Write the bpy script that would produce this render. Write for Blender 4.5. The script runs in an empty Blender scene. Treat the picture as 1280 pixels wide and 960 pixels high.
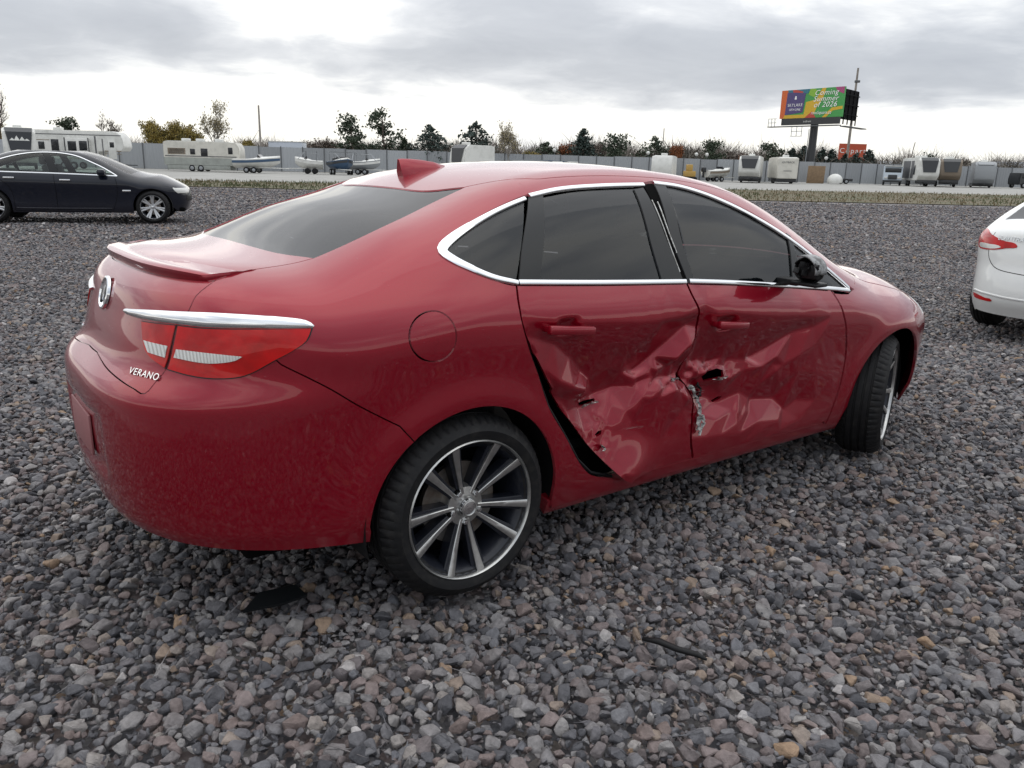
import bpy, bmesh, math, random
import numpy as np
from mathutils import Vector, Matrix
from mathutils.geometry import delaunay_2d_cdt
random.seed(7); RNG = np.random.default_rng(11)
S = bpy.context.scene; COL = S.collection
PI = math.pi

# ------------------------------------------------------------------ camera
CAM = np.array([-1.468, -3.032, 1.4876]); YAW, PIT, ROL, FPX = 0.92278, 0.26329, 0.02492, 1018.84
FW = np.array([math.cos(YAW)*math.cos(PIT), math.sin(YAW)*math.cos(PIT), -math.sin(PIT)])
_r = np.cross(FW, [0, 0, 1]); _r /= np.linalg.norm(_r); _u = np.cross(_r, FW)
RT = math.cos(ROL)*_r+math.sin(ROL)*_u; UP = -math.sin(ROL)*_r+math.cos(ROL)*_u
cd = bpy.data.cameras.new('camera'); cam = bpy.data.objects.new('camera', cd); COL.objects.link(cam)
M4 = Matrix.Identity(4)
for i in range(3):
    M4[i][0] = RT[i]; M4[i][1] = UP[i]; M4[i][2] = -FW[i]; M4[i][3] = CAM[i]
cam.matrix_world = M4
cd.sensor_width = 36; cd.lens = FPX/1280*36; cd.clip_start = .05; cd.clip_end = 3000
S.camera = cam
S.render.resolution_x = 1024; S.render.resolution_y = 768

# ------------------------------------------------------------------ sky and sun (overcast afternoon)
SUN_EL, SUN_AZ = math.radians(42), math.radians(62)
W = bpy.data.worlds.new('World'); S.world = W; W.use_nodes = True
nt = W.node_tree; nt.nodes.clear()
def wn(t, **k):
    n = nt.nodes.new(t)
    for a, b in k.items(): setattr(n, a, b)
    return n
def wl(a, b): nt.links.new(a, b)
out = wn('ShaderNodeOutputWorld'); bg = wn('ShaderNodeBackground'); wl(bg.outputs[0], out.inputs[0])
sky = wn('ShaderNodeTexSky', sky_type='NISHITA', sun_disc=False, sun_elevation=SUN_EL, sun_rotation=math.radians(90)-SUN_AZ, air_density=1.0, dust_density=3.0)
tc = wn('ShaderNodeTexCoord'); sep = wn('ShaderNodeSeparateXYZ'); wl(tc.outputs['Generated'], sep.inputs[0])
def wmath(op, a, b=None, c=None):
    n = wn('ShaderNodeMath', operation=op)
    for i, v in enumerate((a, b, c)):
        if v is None: continue
        if isinstance(v, (int, float)): n.inputs[i].default_value = v
        else: wl(v, n.inputs[i])
    return n.outputs[0]
zc = wmath('ADD', wmath('MAXIMUM', sep.outputs[2], 0.0), 0.16)      # flat cloud deck seen in perspective
cx = wmath('DIVIDE', sep.outputs[0], zc); cy = wmath('DIVIDE', sep.outputs[1], zc)
cmb = wn('ShaderNodeCombineXYZ'); wl(cx, cmb.inputs[0]); wl(cy, cmb.inputs[1])
def wnoise(scale, detail, rough, off):
    mp = wn('ShaderNodeMapping'); wl(cmb.outputs[0], mp.inputs[0]); mp.inputs['Location'].default_value = off
    n = wn('ShaderNodeTexNoise'); wl(mp.outputs[0], n.inputs['Vector'])
    n.inputs['Scale'].default_value = scale; n.inputs['Detail'].default_value = detail; n.inputs['Roughness'].default_value = rough
    n.inputs['Distortion'].default_value = .35
    return n.outputs[0]
n1 = wnoise(.55, 5, .5, (3.1, 1.7, 0)); n2 = wnoise(2.4, 6, .6, (9.2, 4.4, 0))
nn = wmath('ADD', wmath('MULTIPLY', n1, .78), wmath('MULTIPLY', n2, .22))
# clouds are thicker overhead, thin and bright towards the horizon
thick = wn('ShaderNodeMapRange', interpolation_type='SMOOTHSTEP'); wl(sep.outputs[2], thick.inputs[0])
thick.inputs[1].default_value = .02; thick.inputs[2].default_value = .11; thick.inputs[3].default_value = -.13; thick.inputs[4].default_value = .05
dens = wmath('ADD', nn, thick.outputs[0])
ramp = wn('ShaderNodeValToRGB'); wl(dens, ramp.inputs[0])
SKYR = [(.40, (1.0, .99, .935)), (.465, (.93, .94, .935)), (.52, (.66, .685, .725)), (.585, (.50, .53, .58)), (.70, (.39, .42, .475))]
cr = ramp.color_ramp
while len(cr.elements) < len(SKYR): cr.elements.new(.5)
for e, (p, c) in zip(cr.elements, SKYR): e.position = p; e.color = (*c, 1)
# an overcast sky grows brighter towards the zenith
zen = wn('ShaderNodeMapRange'); wl(sep.outputs[2], zen.inputs[0]); zen.inputs[1].default_value = .12; zen.inputs[2].default_value = .9; zen.inputs[3].default_value = 1.04; zen.inputs[4].default_value = 1.9
sc = wn('ShaderNodeVectorMath', operation='SCALE'); wl(ramp.outputs[0], sc.inputs[0]); wl(zen.outputs[0], sc.inputs['Scale'])
ns = wn('ShaderNodeVectorMath', operation='SCALE'); wl(sky.outputs[0], ns.inputs[0]); ns.inputs['Scale'].default_value = .008
ad = wn('ShaderNodeVectorMath', operation='ADD'); wl(sc.outputs[0], ad.inputs[0]); wl(ns.outputs[0], ad.inputs[1])
wl(ad.outputs[0], bg.inputs[0]); bg.inputs[1].default_value = 1.0
sl = bpy.data.lights.new('sun', 'SUN'); sl.energy = .8; sl.angle = math.radians(105); sl.color = (1, .97, .92)
so = bpy.data.objects.new('sun', sl); COL.objects.link(so)
sd = Vector((math.cos(SUN_EL)*math.cos(SUN_AZ), math.cos(SUN_EL)*math.sin(SUN_AZ), math.sin(SUN_EL)))
so.rotation_euler = (-sd).to_track_quat('-Z', 'Y').to_euler()
V = S.view_settings; V.view_transform = 'Standard'; V.look = 'None'; V.exposure = .07; V.gamma = 1; V.use_curve_mapping = False
S.render.engine = 'CYCLES'

# ------------------------------------------------------------------ materials
def mat(name, col, rough=.5, metal=0, coat=0, spec=.5, noise=None, bump=None, alpha=1, emit=None, coatr=.03, trans=0):
    m = bpy.data.materials.new(name); m.use_nodes = True; t = m.node_tree; b = t.nodes['Principled BSDF']
    b.inputs['Base Color'].default_value = (*col, 1); b.inputs['Roughness'].default_value = rough; b.inputs['Metallic'].default_value = metal
    b.inputs['Coat Weight'].default_value = coat; b.inputs['Coat Roughness'].default_value = coatr; b.inputs['Specular IOR Level'].default_value = spec
    b.inputs['Alpha'].default_value = alpha; b.inputs['Transmission Weight'].default_value = trans
    if emit: b.inputs['Emission Color'].default_value = (*emit[:3], 1); b.inputs['Emission Strength'].default_value = emit[3]
    co = t.nodes.new('ShaderNodeTexCoord')
    if noise:      # (scale, second colour, low, high)
        n = t.nodes.new('ShaderNodeTexNoise'); n.inputs['Scale'].default_value = noise[0]; n.inputs['Detail'].default_value = 6; n.inputs['Roughness'].default_value = .6
        t.links.new(co.outputs['Object'], n.inputs['Vector'])
        r = t.nodes.new('ShaderNodeValToRGB'); r.color_ramp.elements[0].position = noise[2]; r.color_ramp.elements[1].position = noise[3]
        r.color_ramp.elements[0].color = (*col, 1); r.color_ramp.elements[1].color = (*noise[1], 1)
        t.links.new(n.outputs[0], r.inputs[0]); t.links.new(r.outputs[0], b.inputs['Base Color'])
    if bump:       # (scale, strength, distance)
        n = t.nodes.new('ShaderNodeTexNoise'); n.inputs['Scale'].default_value = bump[0]; n.inputs['Detail'].default_value = 4
        t.links.new(co.outputs['Object'], n.inputs['Vector'])
        bp = t.nodes.new('ShaderNodeBump'); bp.inputs['Strength'].default_value = bump[1]; bp.inputs['Distance'].default_value = bump[2]
        t.links.new(n.outputs[0], bp.inputs['Height']); t.links.new(bp.outputs[0], b.inputs['Normal'])
    return m
def paint(name, col, dirt=(.12, .10, .09), dirtz=.45, metal=.35, rough=.42, ior=1.7, spec=.5, scuff=()):
    """car paint: clear coat, thin road film that thickens near the ground, tiny water drops"""
    m = mat(name, col, rough, metal, 1.0, spec); t = m.node_tree; b = t.nodes['Principled BSDF']; L = t.links.new
    b.inputs['Coat IOR'].default_value = ior
    co = t.nodes.new('ShaderNodeTexCoord'); g = t.nodes.new('ShaderNodeNewGeometry')
    sp = t.nodes.new('ShaderNodeSeparateXYZ'); L(g.outputs['Position'], sp.inputs[0])
    mr = t.nodes.new('ShaderNodeMapRange'); L(sp.outputs[2], mr.inputs[0]); mr.inputs[1].default_value = dirtz; mr.inputs[2].default_value = .15; mr.inputs[3].default_value = 0; mr.inputs[4].default_value = .22
    n = t.nodes.new('ShaderNodeTexNoise'); n.inputs['Scale'].default_value = 9; n.inputs['Detail'].default_value = 8; n.inputs['Roughness'].default_value = .7; L(g.outputs['Position'], n.inputs['Vector'])
    mu = t.nodes.new('ShaderNodeMath'); mu.operation = 'MULTIPLY'; L(mr.outputs[0], mu.inputs[0]); L(n.outputs[0], mu.inputs[1])
    ad = t.nodes.new('ShaderNodeMath'); ad.operation = 'MULTIPLY_ADD'; L(n.outputs[0], ad.inputs[0]); ad.inputs[1].default_value = .018; L(mu.outputs[0], ad.inputs[2])
    mx = t.nodes.new('ShaderNodeMix'); mx.data_type = 'RGBA'; L(ad.outputs[0], mx.inputs[0]); mx.inputs[6].default_value = (*col, 1); mx.inputs[7].default_value = (*dirt, 1)
    last = mx.outputs[2]
    for (sx_, sz_, rx_, rz_, amt) in scuff:      # scrapes running along the car, down to grey primer
        mp = t.nodes.new('ShaderNodeMapping'); L(g.outputs['Position'], mp.inputs[0]); mp.inputs['Scale'].default_value = (5, 9, 130); mp.inputs['Rotation'].default_value = (0, .16, 0)
        sn = t.nodes.new('ShaderNodeTexNoise'); sn.inputs['Scale'].default_value = 1; sn.inputs['Detail'].default_value = 5; sn.inputs['Roughness'].default_value = .7; L(mp.outputs[0], sn.inputs['Vector'])
        def mth(op, a_, b_):
            n_ = t.nodes.new('ShaderNodeMath'); n_.operation = op
            for i_, v_ in enumerate((a_, b_)):
                if isinstance(v_, (int, float)): n_.inputs[i_].default_value = v_
                else: L(v_, n_.inputs[i_])
            return n_.outputs[0]
        dx = mth('DIVIDE', mth('SUBTRACT', sp.outputs[0], sx_), rx_); dz = mth('DIVIDE', mth('SUBTRACT', sp.outputs[2], sz_), rz_)
        fall = mth('SUBTRACT', 1.0, mth('ADD', mth('MULTIPLY', dx, dx), mth('MULTIPLY', dz, dz)))
        k_ = t.nodes.new('ShaderNodeMapRange'); L(mth('ADD', sn.outputs[0], mth('MULTIPLY', mth('MAXIMUM', fall, -1.0), .16)), k_.inputs[0]); k_.inputs[1].default_value = .70; k_.inputs[2].default_value = .76; k_.inputs[3].default_value = 0; k_.inputs[4].default_value = amt
        m3 = t.nodes.new('ShaderNodeMix'); m3.data_type = 'RGBA'; L(k_.outputs[0], m3.inputs[0]); L(last, m3.inputs[6]); m3.inputs[7].default_value = (.42, .36, .35, 1); last = m3.outputs[2]
    L(last, b.inputs['Base Color'])
    cr = t.nodes.new('ShaderNodeMapRange'); L(ad.outputs[0], cr.inputs[0]); cr.inputs[1].default_value = 0; cr.inputs[2].default_value = .4; cr.inputs[3].default_value = .03; cr.inputs[4].default_value = .45
    L(cr.outputs[0], b.inputs['Coat Roughness'])
    # drying water spots
    v = t.nodes.new('ShaderNodeTexVoronoi'); v.inputs['Scale'].default_value = 46; L(g.outputs['Position'], v.inputs['Vector'])
    bp = t.nodes.new('ShaderNodeBump'); r = t.nodes.new('ShaderNodeMapRange'); L(v.outputs['Distance'], r.inputs[0]); r.inputs[1].default_value = .0; r.inputs[2].default_value = .14; r.inputs[3].default_value = 1; r.inputs[4].default_value = 0
    wm = t.nodes.new('ShaderNodeMath'); wm.operation = 'MULTIPLY'; L(r.outputs[0], wm.inputs[0])
    cs = t.nodes.new('ShaderNodeSeparateColor'); L(v.outputs['Color'], cs.inputs[0]); gt = t.nodes.new('ShaderNodeMath'); gt.operation = 'GREATER_THAN'; L(cs.outputs[0], gt.inputs[0]); gt.inputs[1].default_value = .80
    L(gt.outputs[0], wm.inputs[1]); L(wm.outputs[0], bp.inputs['Height']); bp.inputs['Strength'].default_value = .5; bp.inputs['Distance'].default_value = .002
    L(bp.outputs[0], b.inputs['Coat Normal'])
    return m
def glass(name, tint, op):
    """thin tinted window: op is how opaque the tint is"""
    m = bpy.data.materials.new(name); m.use_nodes = True; t = m.node_tree; t.nodes.clear(); L = t.links.new
    o = t.nodes.new('ShaderNodeOutputMaterial'); tr = t.nodes.new('ShaderNodeBsdfTransparent'); tr.inputs[0].default_value = (*tint, 1)
    d = t.nodes.new('ShaderNodeBsdfDiffuse'); d.inputs[0].default_value = (.008, .012, .016, 1)
    gl = t.nodes.new('ShaderNodeBsdfGlossy'); gl.inputs['Roughness'].default_value = .03
    m1 = t.nodes.new('ShaderNodeMixShader'); m1.inputs[0].default_value = op; L(tr.outputs[0], m1.inputs[1]); L(d.outputs[0], m1.inputs[2])
    fr = t.nodes.new('ShaderNodeFresnel'); fr.inputs[0].default_value = 1.55
    g = t.nodes.new('ShaderNodeNewGeometry'); n = t.nodes.new('ShaderNodeTexNoise'); n.inputs['Scale'].default_value = 60; n.inputs['Detail'].default_value = 3; L(g.outputs['Position'], n.inputs['Vector'])
    bp = t.nodes.new('ShaderNodeBump'); bp.inputs['Strength'].default_value = .02; bp.inputs['Distance'].default_value = .002; L(n.outputs[0], bp.inputs['Height']); L(bp.outputs[0], gl.inputs['Normal'])
    m2 = t.nodes.new('ShaderNodeMixShader'); L(fr.outputs[0], m2.inputs[0]); L(m1.outputs[0], m2.inputs[1]); L(gl.outputs[0], m2.inputs[2]); L(m2.outputs[0], o.inputs[0])
    return m
MT = {}
MT['red'] = paint('crystal red paint', (.255, .001, .013), metal=.45, rough=.30, ior=1.5, spec=.15)
MT['redscuff'] = paint('crystal red paint with scrapes', (.255, .001, .013), metal=.45, rough=.30, ior=1.5, spec=.15, scuff=((.84, .50, .15, .055, .45), (1.20, .55, .12, .07, .6)))
MT['chrome'] = mat('bright chrome', (.82, .83, .84), .08, 1)
MT['chromedull'] = mat('satin aluminium trim', (.72, .73, .74), .22, 1)
MT['black'] = mat('black plastic', (.010, .010, .011), .5, spec=.25, bump=(300, .1, .001))
MT['gloss'] = mat('gloss black trim', (.008, .009, .010), .3, spec=.35)
MT['dark'] = mat('near black shade and joints', (.004, .004, .004), .9, spec=.05)  # near-black colour puts shade into gaps, linings and the underside
MT['rubber'] = mat('tyre rubber', (.010, .010, .011), .6, spec=.22, noise=(30, (.030, .028, .026), .5, .85), bump=(180, .15, .002))
MT['machined'] = mat('machined wheel face', (.52, .52, .51), .28, .9, noise=(25, (.36, .36, .35), .4, .75))
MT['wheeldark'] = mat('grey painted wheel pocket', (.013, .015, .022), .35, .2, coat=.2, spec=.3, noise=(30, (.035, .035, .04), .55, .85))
MT['steel'] = mat('brake steel', (.25, .24, .23), .45, .9, noise=(20, (.16, .12, .09), .4, .7))
MT['rawmetal'] = mat('torn bare metal', (.55, .55, .53), .35, .9, noise=(60, (.25, .24, .22), .4, .65))
MT['primer'] = mat('torn grey primer edge', (.45, .45, .43), .6, noise=(70, (.12, .12, .12), .4, .6))
MT['tint'] = glass('dark tinted glass', (.20, .23, .24), .22)
MT['clearglass'] = glass('clear car glass', (.66, .74, .71), .04)
MT['redlens'] = mat('red lamp lens', (.50, .002, .002), .25, coat=.5, spec=.15, noise=(9, (.33, .001, .001), .4, .62), bump=(160, .15, .002))
MT['clearlens'] = mat('ribbed clear lamp lens', (.60, .60, .58), .3, .5, coat=.5, bump=(90, .3, .003))
_t = MT['clearlens'].node_tree; _w = _t.nodes.new('ShaderNodeTexWave'); _w.inputs['Scale'].default_value = 45; _w.bands_direction = 'X'; _g = _t.nodes.new('ShaderNodeNewGeometry'); _t.links.new(_g.outputs['Position'], _w.inputs['Vector'])
_bp = [n for n in _t.nodes if n.type == 'BUMP'][0]; _bp.inputs['Strength'].default_value = .45; _t.links.new(_w.outputs[1], _bp.inputs['Height'])
MT['seat'] = mat('grey seat cloth', (.10, .095, .09), .8)
MT['reddirt'] = MT['red']

# ------------------------------------------------------------------ object helpers
def link(name, me, parent=None, m=None):
    o = bpy.data.objects.new(name, me); COL.objects.link(o)
    if parent is not None: o.parent = parent
    if m is not None and me is not None and not me.materials:
        me.materials.append(MT[m] if isinstance(m, str) else m)
    return o
def mesh(name, vs, fs, parent=None, m=None, smooth=False, sharp=None):
    me = bpy.data.meshes.new(name); me.from_pydata([tuple(map(float, v)) for v in vs], [], [tuple(map(int, f)) for f in fs]); me.update()
    if smooth:
        me.polygons.foreach_set('use_smooth', [True]*len(me.polygons))
        if sharp: me.set_sharp_from_angle(angle=math.radians(sharp))
    return link(name, me, parent, m)
def bmobj(name, bm, parent=None, m=None, smooth=None):
    me = bpy.data.meshes.new(name); bm.to_mesh(me); bm.free()
    if smooth is not None:
        me.polygons.foreach_set('use_smooth', [True]*len(me.polygons)); me.set_sharp_from_angle(angle=math.radians(smooth))
    return link(name, me, parent, m)
def thing(name, label, cat, loc=(0, 0, 0), rz=0, group=None):
    o = link(name, None); o.location = loc; o.rotation_euler = (0, 0, rz)
    o['label'] = label; o['category'] = cat
    if group: o['group'] = group
    return o
def tag(o, label, cat, group=None):
    o['label'] = label; o['category'] = cat
    if group: o['group'] = group
    return o
def structure(o, kind='structure'):
    o['kind'] = kind; return o
def copytree(o, parent=None, label=None, loc=None, rz=None):
    c = o.copy(); COL.objects.link(c); c.parent = parent
    if label: c['label'] = label
    if loc is not None: c.location = loc
    if rz is not None: c.rotation_euler = (0, 0, rz)
    for ch in list(o.children): copytree(ch, c)
    return c
def addbox(bm, lo, hi, bev=0, mtx=None):
    r = bmesh.ops.create_cube(bm, size=1); vs = r['verts']
    for v in vs: v.co = Vector([lo[i]+(v.co[i]+.5)*(hi[i]-lo[i]) for i in range(3)])
    if bev:
        es = list({e for v in vs for e in v.link_edges})
        rr = bmesh.ops.bevel(bm, geom=es, offset=bev, segments=2, affect='EDGES', profile=.5)
        vs = list({v for f in rr['faces'] for v in f.verts} | {v for v in vs if v.is_valid})
    if mtx is not None: bmesh.ops.transform(bm, matrix=mtx, verts=vs)
    return vs
def box(name, lo, hi, parent=None, m=None, bev=0, mtx=None):
    bm = bmesh.new(); addbox(bm, lo, hi, bev, mtx); return bmobj(name, bm, parent, m, 40 if bev else None)
def tube_data(pts, rad, seg=8, close=True):
    pts = [Vector(p) for p in pts]; vs = []; fs = []
    rads = rad if hasattr(rad, '__len__') else [rad]*len(pts)
    ref = Vector((0, 0, 1))
    for i, p in enumerate(pts):
        d = (pts[min(i+1, len(pts)-1)]-pts[max(i-1, 0)]).normalized()
        if abs(d.dot(ref)) > .95: ref = Vector((1, 0, 0)) if abs(d.x) < .9 else Vector((0, 1, 0))
        a = d.cross(ref).normalized(); b = a.cross(d).normalized()
        for k in range(seg):
            t = 2*PI*k/seg; vs.append(p+(a*math.cos(t)+b*math.sin(t))*rads[i])
    n = len(pts)
    for i in range(n-1):
        for k in range(seg):
            fs.append((i*seg+k, i*seg+(k+1) % seg, (i+1)*seg+(k+1) % seg, (i+1)*seg+k))
    if close: fs.append(tuple(range(seg))[::-1]); fs.append(tuple((n-1)*seg+k for k in range(seg)))
    return vs, fs
def tube(name, pts, rad, parent=None, m=None, seg=8):
    vs, fs = tube_data(pts, rad, seg); return mesh(name, vs, fs, parent, m, True, 50)
def lathe_data(prof, seg=48, axis='y', arc=None):
    """prof: list of (radius, offset along axis)"""
    vs = []; fs = []; n = len(prof); full = arc is None
    a0, a1 = (0, 2*PI) if full else arc
    cnt = seg if full else seg+1
    for k in range(cnt):
        t = a0+(a1-a0)*k/seg; c, s = math.cos(t), math.sin(t)
        for r, h in prof: vs.append((r*c, h, r*s) if axis == 'y' else (r*c, r*s, h))
    for k in range(seg):
        k2 = (k+1) % cnt
        for i in range(n-1): fs.append((k*n+i, k2*n+i, k2*n+i+1, k*n+i+1))
    return vs, fs
def lathe(name, prof, parent=None, m=None, seg=48, axis='y', arc=None, sharp=40):
    vs, fs = lathe_data(prof, seg, axis, arc); return mesh(name, vs, fs, parent, m, True, sharp)
def prism(name, poly, a, b, axis, parent=None, m=None, bev=0):
    """extrude a 2-D polygon between a and b; axis 'y': poly in (x,z); axis 'x': poly in (y,z); axis 'z': (x,y)"""
    bm = bmesh.new()
    P = {'y': lambda p, h: (p[0], h, p[1]), 'x': lambda p, h: (h, p[0], p[1]), 'z': lambda p, h: (p[0], p[1], h)}[axis]
    v0 = [bm.verts.new(P(p, a)) for p in poly]; v1 = [bm.verts.new(P(p, b)) for p in poly]; n = len(poly)
    bm.faces.new(v0); bm.faces.new(v1[::-1])
    for i in range(n): bm.faces.new((v0[i], v1[i], v1[(i+1) % n], v0[(i+1) % n]))
    bmesh.ops.recalc_face_normals(bm, faces=bm.faces)
    if bev: bmesh.ops.bevel(bm, geom=list(bm.edges), offset=bev, segments=2, affect='EDGES')
    return bmobj(name, bm, parent, m, 35 if bev else None)
def text(name, body, size, parent, m, mtx, depth=.002, shear=0, space=1, align='CENTER', sx=1):
    cu = bpy.data.curves.new('t', 'FONT'); cu.body = body; cu.size = size; cu.extrude = depth; cu.shear = shear; cu.space_character = space
    cu.align_x = align; cu.align_y = 'CENTER'; cu.resolution_u = 3
    t = bpy.data.objects.new('t', cu); COL.objects.link(t); dg = bpy.context.evaluated_depsgraph_get()
    me = bpy.data.meshes.new_from_object(t.evaluated_get(dg)); bpy.data.objects.remove(t)
    for v in me.vertices: v.co.x *= sx
    me.transform(mtx); me.materials.clear()
    return link(name, me, parent, m)
def basis(o, ex, ey, ez):
    m = Matrix.Identity(4)
    for i in range(3): m[i][0] = ex[i]; m[i][1] = ey[i]; m[i][2] = ez[i]; m[i][3] = o[i]
    return m
def pxdir(px, py):
    d = FW*FPX+RT*(px-640)-UP*(py-480); return d/np.linalg.norm(d)
def ground_at(px, depth, z=0):
    """point of the ground plane in picture column px (at the horizon) and depth metres ahead of the camera"""
    d = FW+RT*((px-640)/FPX)
    # column direction, then drop to height z
    py = 480-FPX*(((z-CAM[2])/depth-FW[2]-RT[2]*(px-640)/FPX)/UP[2])
    d = FW+RT*((px-640)/FPX)-UP*((py-480)/FPX)
    return CAM+d*depth

# ------------------------------------------------------------------ car bodies: one implicit surface per car, panels cut from it
class Spl:
    """natural cubic spline, linear outside"""
    def __init__(s, pts):
        p = np.array(sorted(pts), float); s.x, s.y = p[:, 0], p[:, 1]; n = len(p); h = np.diff(s.x)
        A = np.eye(n); r = np.zeros(n)
        for i in range(1, n-1):
            A[i, i-1] = h[i-1]; A[i, i] = 2*(h[i-1]+h[i]); A[i, i+1] = h[i]
            r[i] = 6*((s.y[i+1]-s.y[i])/h[i]-(s.y[i]-s.y[i-1])/h[i-1])
        s.m = np.linalg.solve(A, r); s.h = h
        s.s0 = (s.y[1]-s.y[0])/h[0]-h[0]*s.m[1]/6; s.s1 = (s.y[-1]-s.y[-2])/h[-1]+h[-1]*s.m[-2]/6
        s.gx = np.linspace(s.x[0]-1.5, s.x[-1]+1.5, 6000); s.gy = s.ev(s.gx)
    def __call__(s, t): return np.interp(t, s.gx, s.gy)
    def ev(s, t):
        t = np.asarray(t, float); i = np.clip(np.searchsorted(s.x, t)-1, 0, len(s.x)-2); h = s.h[i]
        a = (s.x[i+1]-t)/h; b = (t-s.x[i])/h
        v = a*s.y[i]+b*s.y[i+1]+((a**3-a)*s.m[i]+(b**3-b)*s.m[i+1])*h*h/6
        v = np.where(t < s.x[0], s.y[0]+s.s0*(t-s.x[0]), v)
        return np.where(t > s.x[-1], s.y[-1]+s.s1*(t-s.x[-1]), v)
def smax(a, b, k):
    h = np.maximum(k-np.abs(a-b), 0)/k
    return np.maximum(a, b)+h*h*k*.25
class Car:
    def __init__(s, **k): s.__dict__.update(k)
    def half(s, x, z):
        zb = s.belt(x); v = (z-.2)/(zb-.2)
        lo = s.prof(np.minimum(v, 1)); hi = s.prof(1.0)
        w = s.wm(x)*np.where(v < 1, lo, hi)-np.where(v > 1, (z-zb)*s.lean+(z-zb)**2*s.lean2, 0)
        for wx in (0, s.wb):
            r = np.hypot(x-wx, z-s.wr); w = w+s.flare*np.exp(-((r-s.archr)/.075)**2)*np.clip((z-.2)/.2, 0, 1)
        return np.maximum(w, .05)
    def F(s, P):
        x, y, z = P[..., 0], P[..., 1], P[..., 2]; ay = np.abs(y)
        w = s.half(x, z); n = s.n
        tr = np.maximum(0, (s.x0-x)/(s.x0-s.xr(z))); tf = np.maximum(0, (x-s.x1)/(s.xf(z)-s.x1))
        fs = ((ay/w)**n+tr**n+tf**n)**(1/n)-1
        fs = fs*.88
        ft = (z-(s.top(x)-s.crown(x)*ay**2-s.crown4*ay**4))*.9
        f = smax(fs, ft, s.kr(x))
        return smax(f, s.bot(x)-z, .05)
    def grad(s, P, e=2e-3):
        g = np.stack([(s.F(P+np.eye(3)[i]*e)-s.F(P-np.eye(3)[i]*e)) for i in range(3)], -1)
        return g/np.maximum(np.linalg.norm(g, axis=-1, keepdims=True), 1e-9)
    def hit(s, O, D, tmax, steps=48, tmin=0):
        """first crossing along rays, nearest approach where a ray misses"""
        O = np.asarray(O, float); D = np.asarray(D, float); n = len(O)
        lo = np.full(n, float(tmin)); hi = np.full(n, np.nan); best = np.full(n, 1e9); bt = np.zeros(n); done = np.zeros(n, bool)
        for k in range(1, steps+1):
            t = tmin+(tmax-tmin)*k/steps; f = s.F(O+D*t)
            new = (~done) & (f < 0); hi[new] = t; done |= new; lo[~done] = t
            bb = f < best; best[bb] = f[bb]; bt[bb] = t
        mis = np.isnan(hi); lo2 = np.where(mis, bt, lo); hi2 = np.where(mis, bt, hi)
        for _ in range(20):
            m = (lo2+hi2)/2; f = s.F(O+D*m[:, None]); ins = f < 0
            hi2 = np.where(ins, m, hi2); lo2 = np.where(ins, lo2, m)
        return O+D*((lo2+hi2)/2)[:, None], mis
    # parameter spaces ------------------------------------------------
    EL = math.radians(24)
    def rays(s, kind, uv):
        u, v = uv[:, 0], uv[:, 1]; n = len(u); z0 = np.zeros(n)
        if kind == 'side':      # oblique parallel rays from the right: u = x, v = height of the ray in plane y=0
            d = np.array([0, math.cos(s.EL), -math.sin(s.EL)]); P0 = np.stack([u, z0, v], 1)
            return P0-d*1.5, np.repeat(d[None], n, 0), 1.7
        if kind == 'top':
            return np.stack([u, v, z0+1.7], 1), np.repeat([[0, 0, -1.]], n, 0), 1.4
        if kind == 'peri':      # rays to the upright axis inside the tail; u = run around the tail
            fi = u/.9; c = math.cos(s.EL); d = np.stack([np.sin(fi)*c, np.cos(fi)*c, z0-math.sin(s.EL)], 1)
            return np.stack([z0+s.px, z0, v], 1)-d*1.6, d, 1.6
        if kind == 'perif':
            fi = u/.9; c = math.cos(s.EL); d = np.stack([-np.sin(fi)*c, np.cos(fi)*c, z0-math.sin(s.EL)], 1)
            return np.stack([z0+s.qx, z0, v], 1)-d*1.6, d, 1.6
    def to3(s, kind, uv):
        O, D, t = s.rays(kind, np.asarray(uv, float)); return s.hit(O, D, t)[0]
    def to2(s, kind, P):
        P = np.asarray(P, float)
        if kind == 'side': return np.stack([P[:, 0], P[:, 2]+P[:, 1]*math.tan(s.EL)], 1)
        if kind == 'top': return P[:, :2].copy()
        if kind == 'peri': return np.stack([np.arctan2(-(P[:, 0]-s.px), -P[:, 1])*.9, P[:, 2]-np.hypot(P[:, 0]-s.px, P[:, 1])*math.tan(s.EL)], 1)
        if kind == 'perif': return np.stack([np.arctan2((P[:, 0]-s.qx), -P[:, 1])*.9, P[:, 2]-np.hypot(P[:, 0]-s.qx, P[:, 1])*math.tan(s.EL)], 1)
    def pix(s, kind, pts):
        """photograph positions -> parameter positions, through the real surface"""
        D = np.array([pxdir(*p) for p in pts]); O = np.repeat(CAM[None], len(pts), 0)
        P, mis = s.hit(O, D, 6.2, 120, 1.4)
        if mis.any(): print('pix misses', kind, [pts[i] for i in np.nonzero(mis)[0]])
        return s.to2(kind, P)
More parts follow.
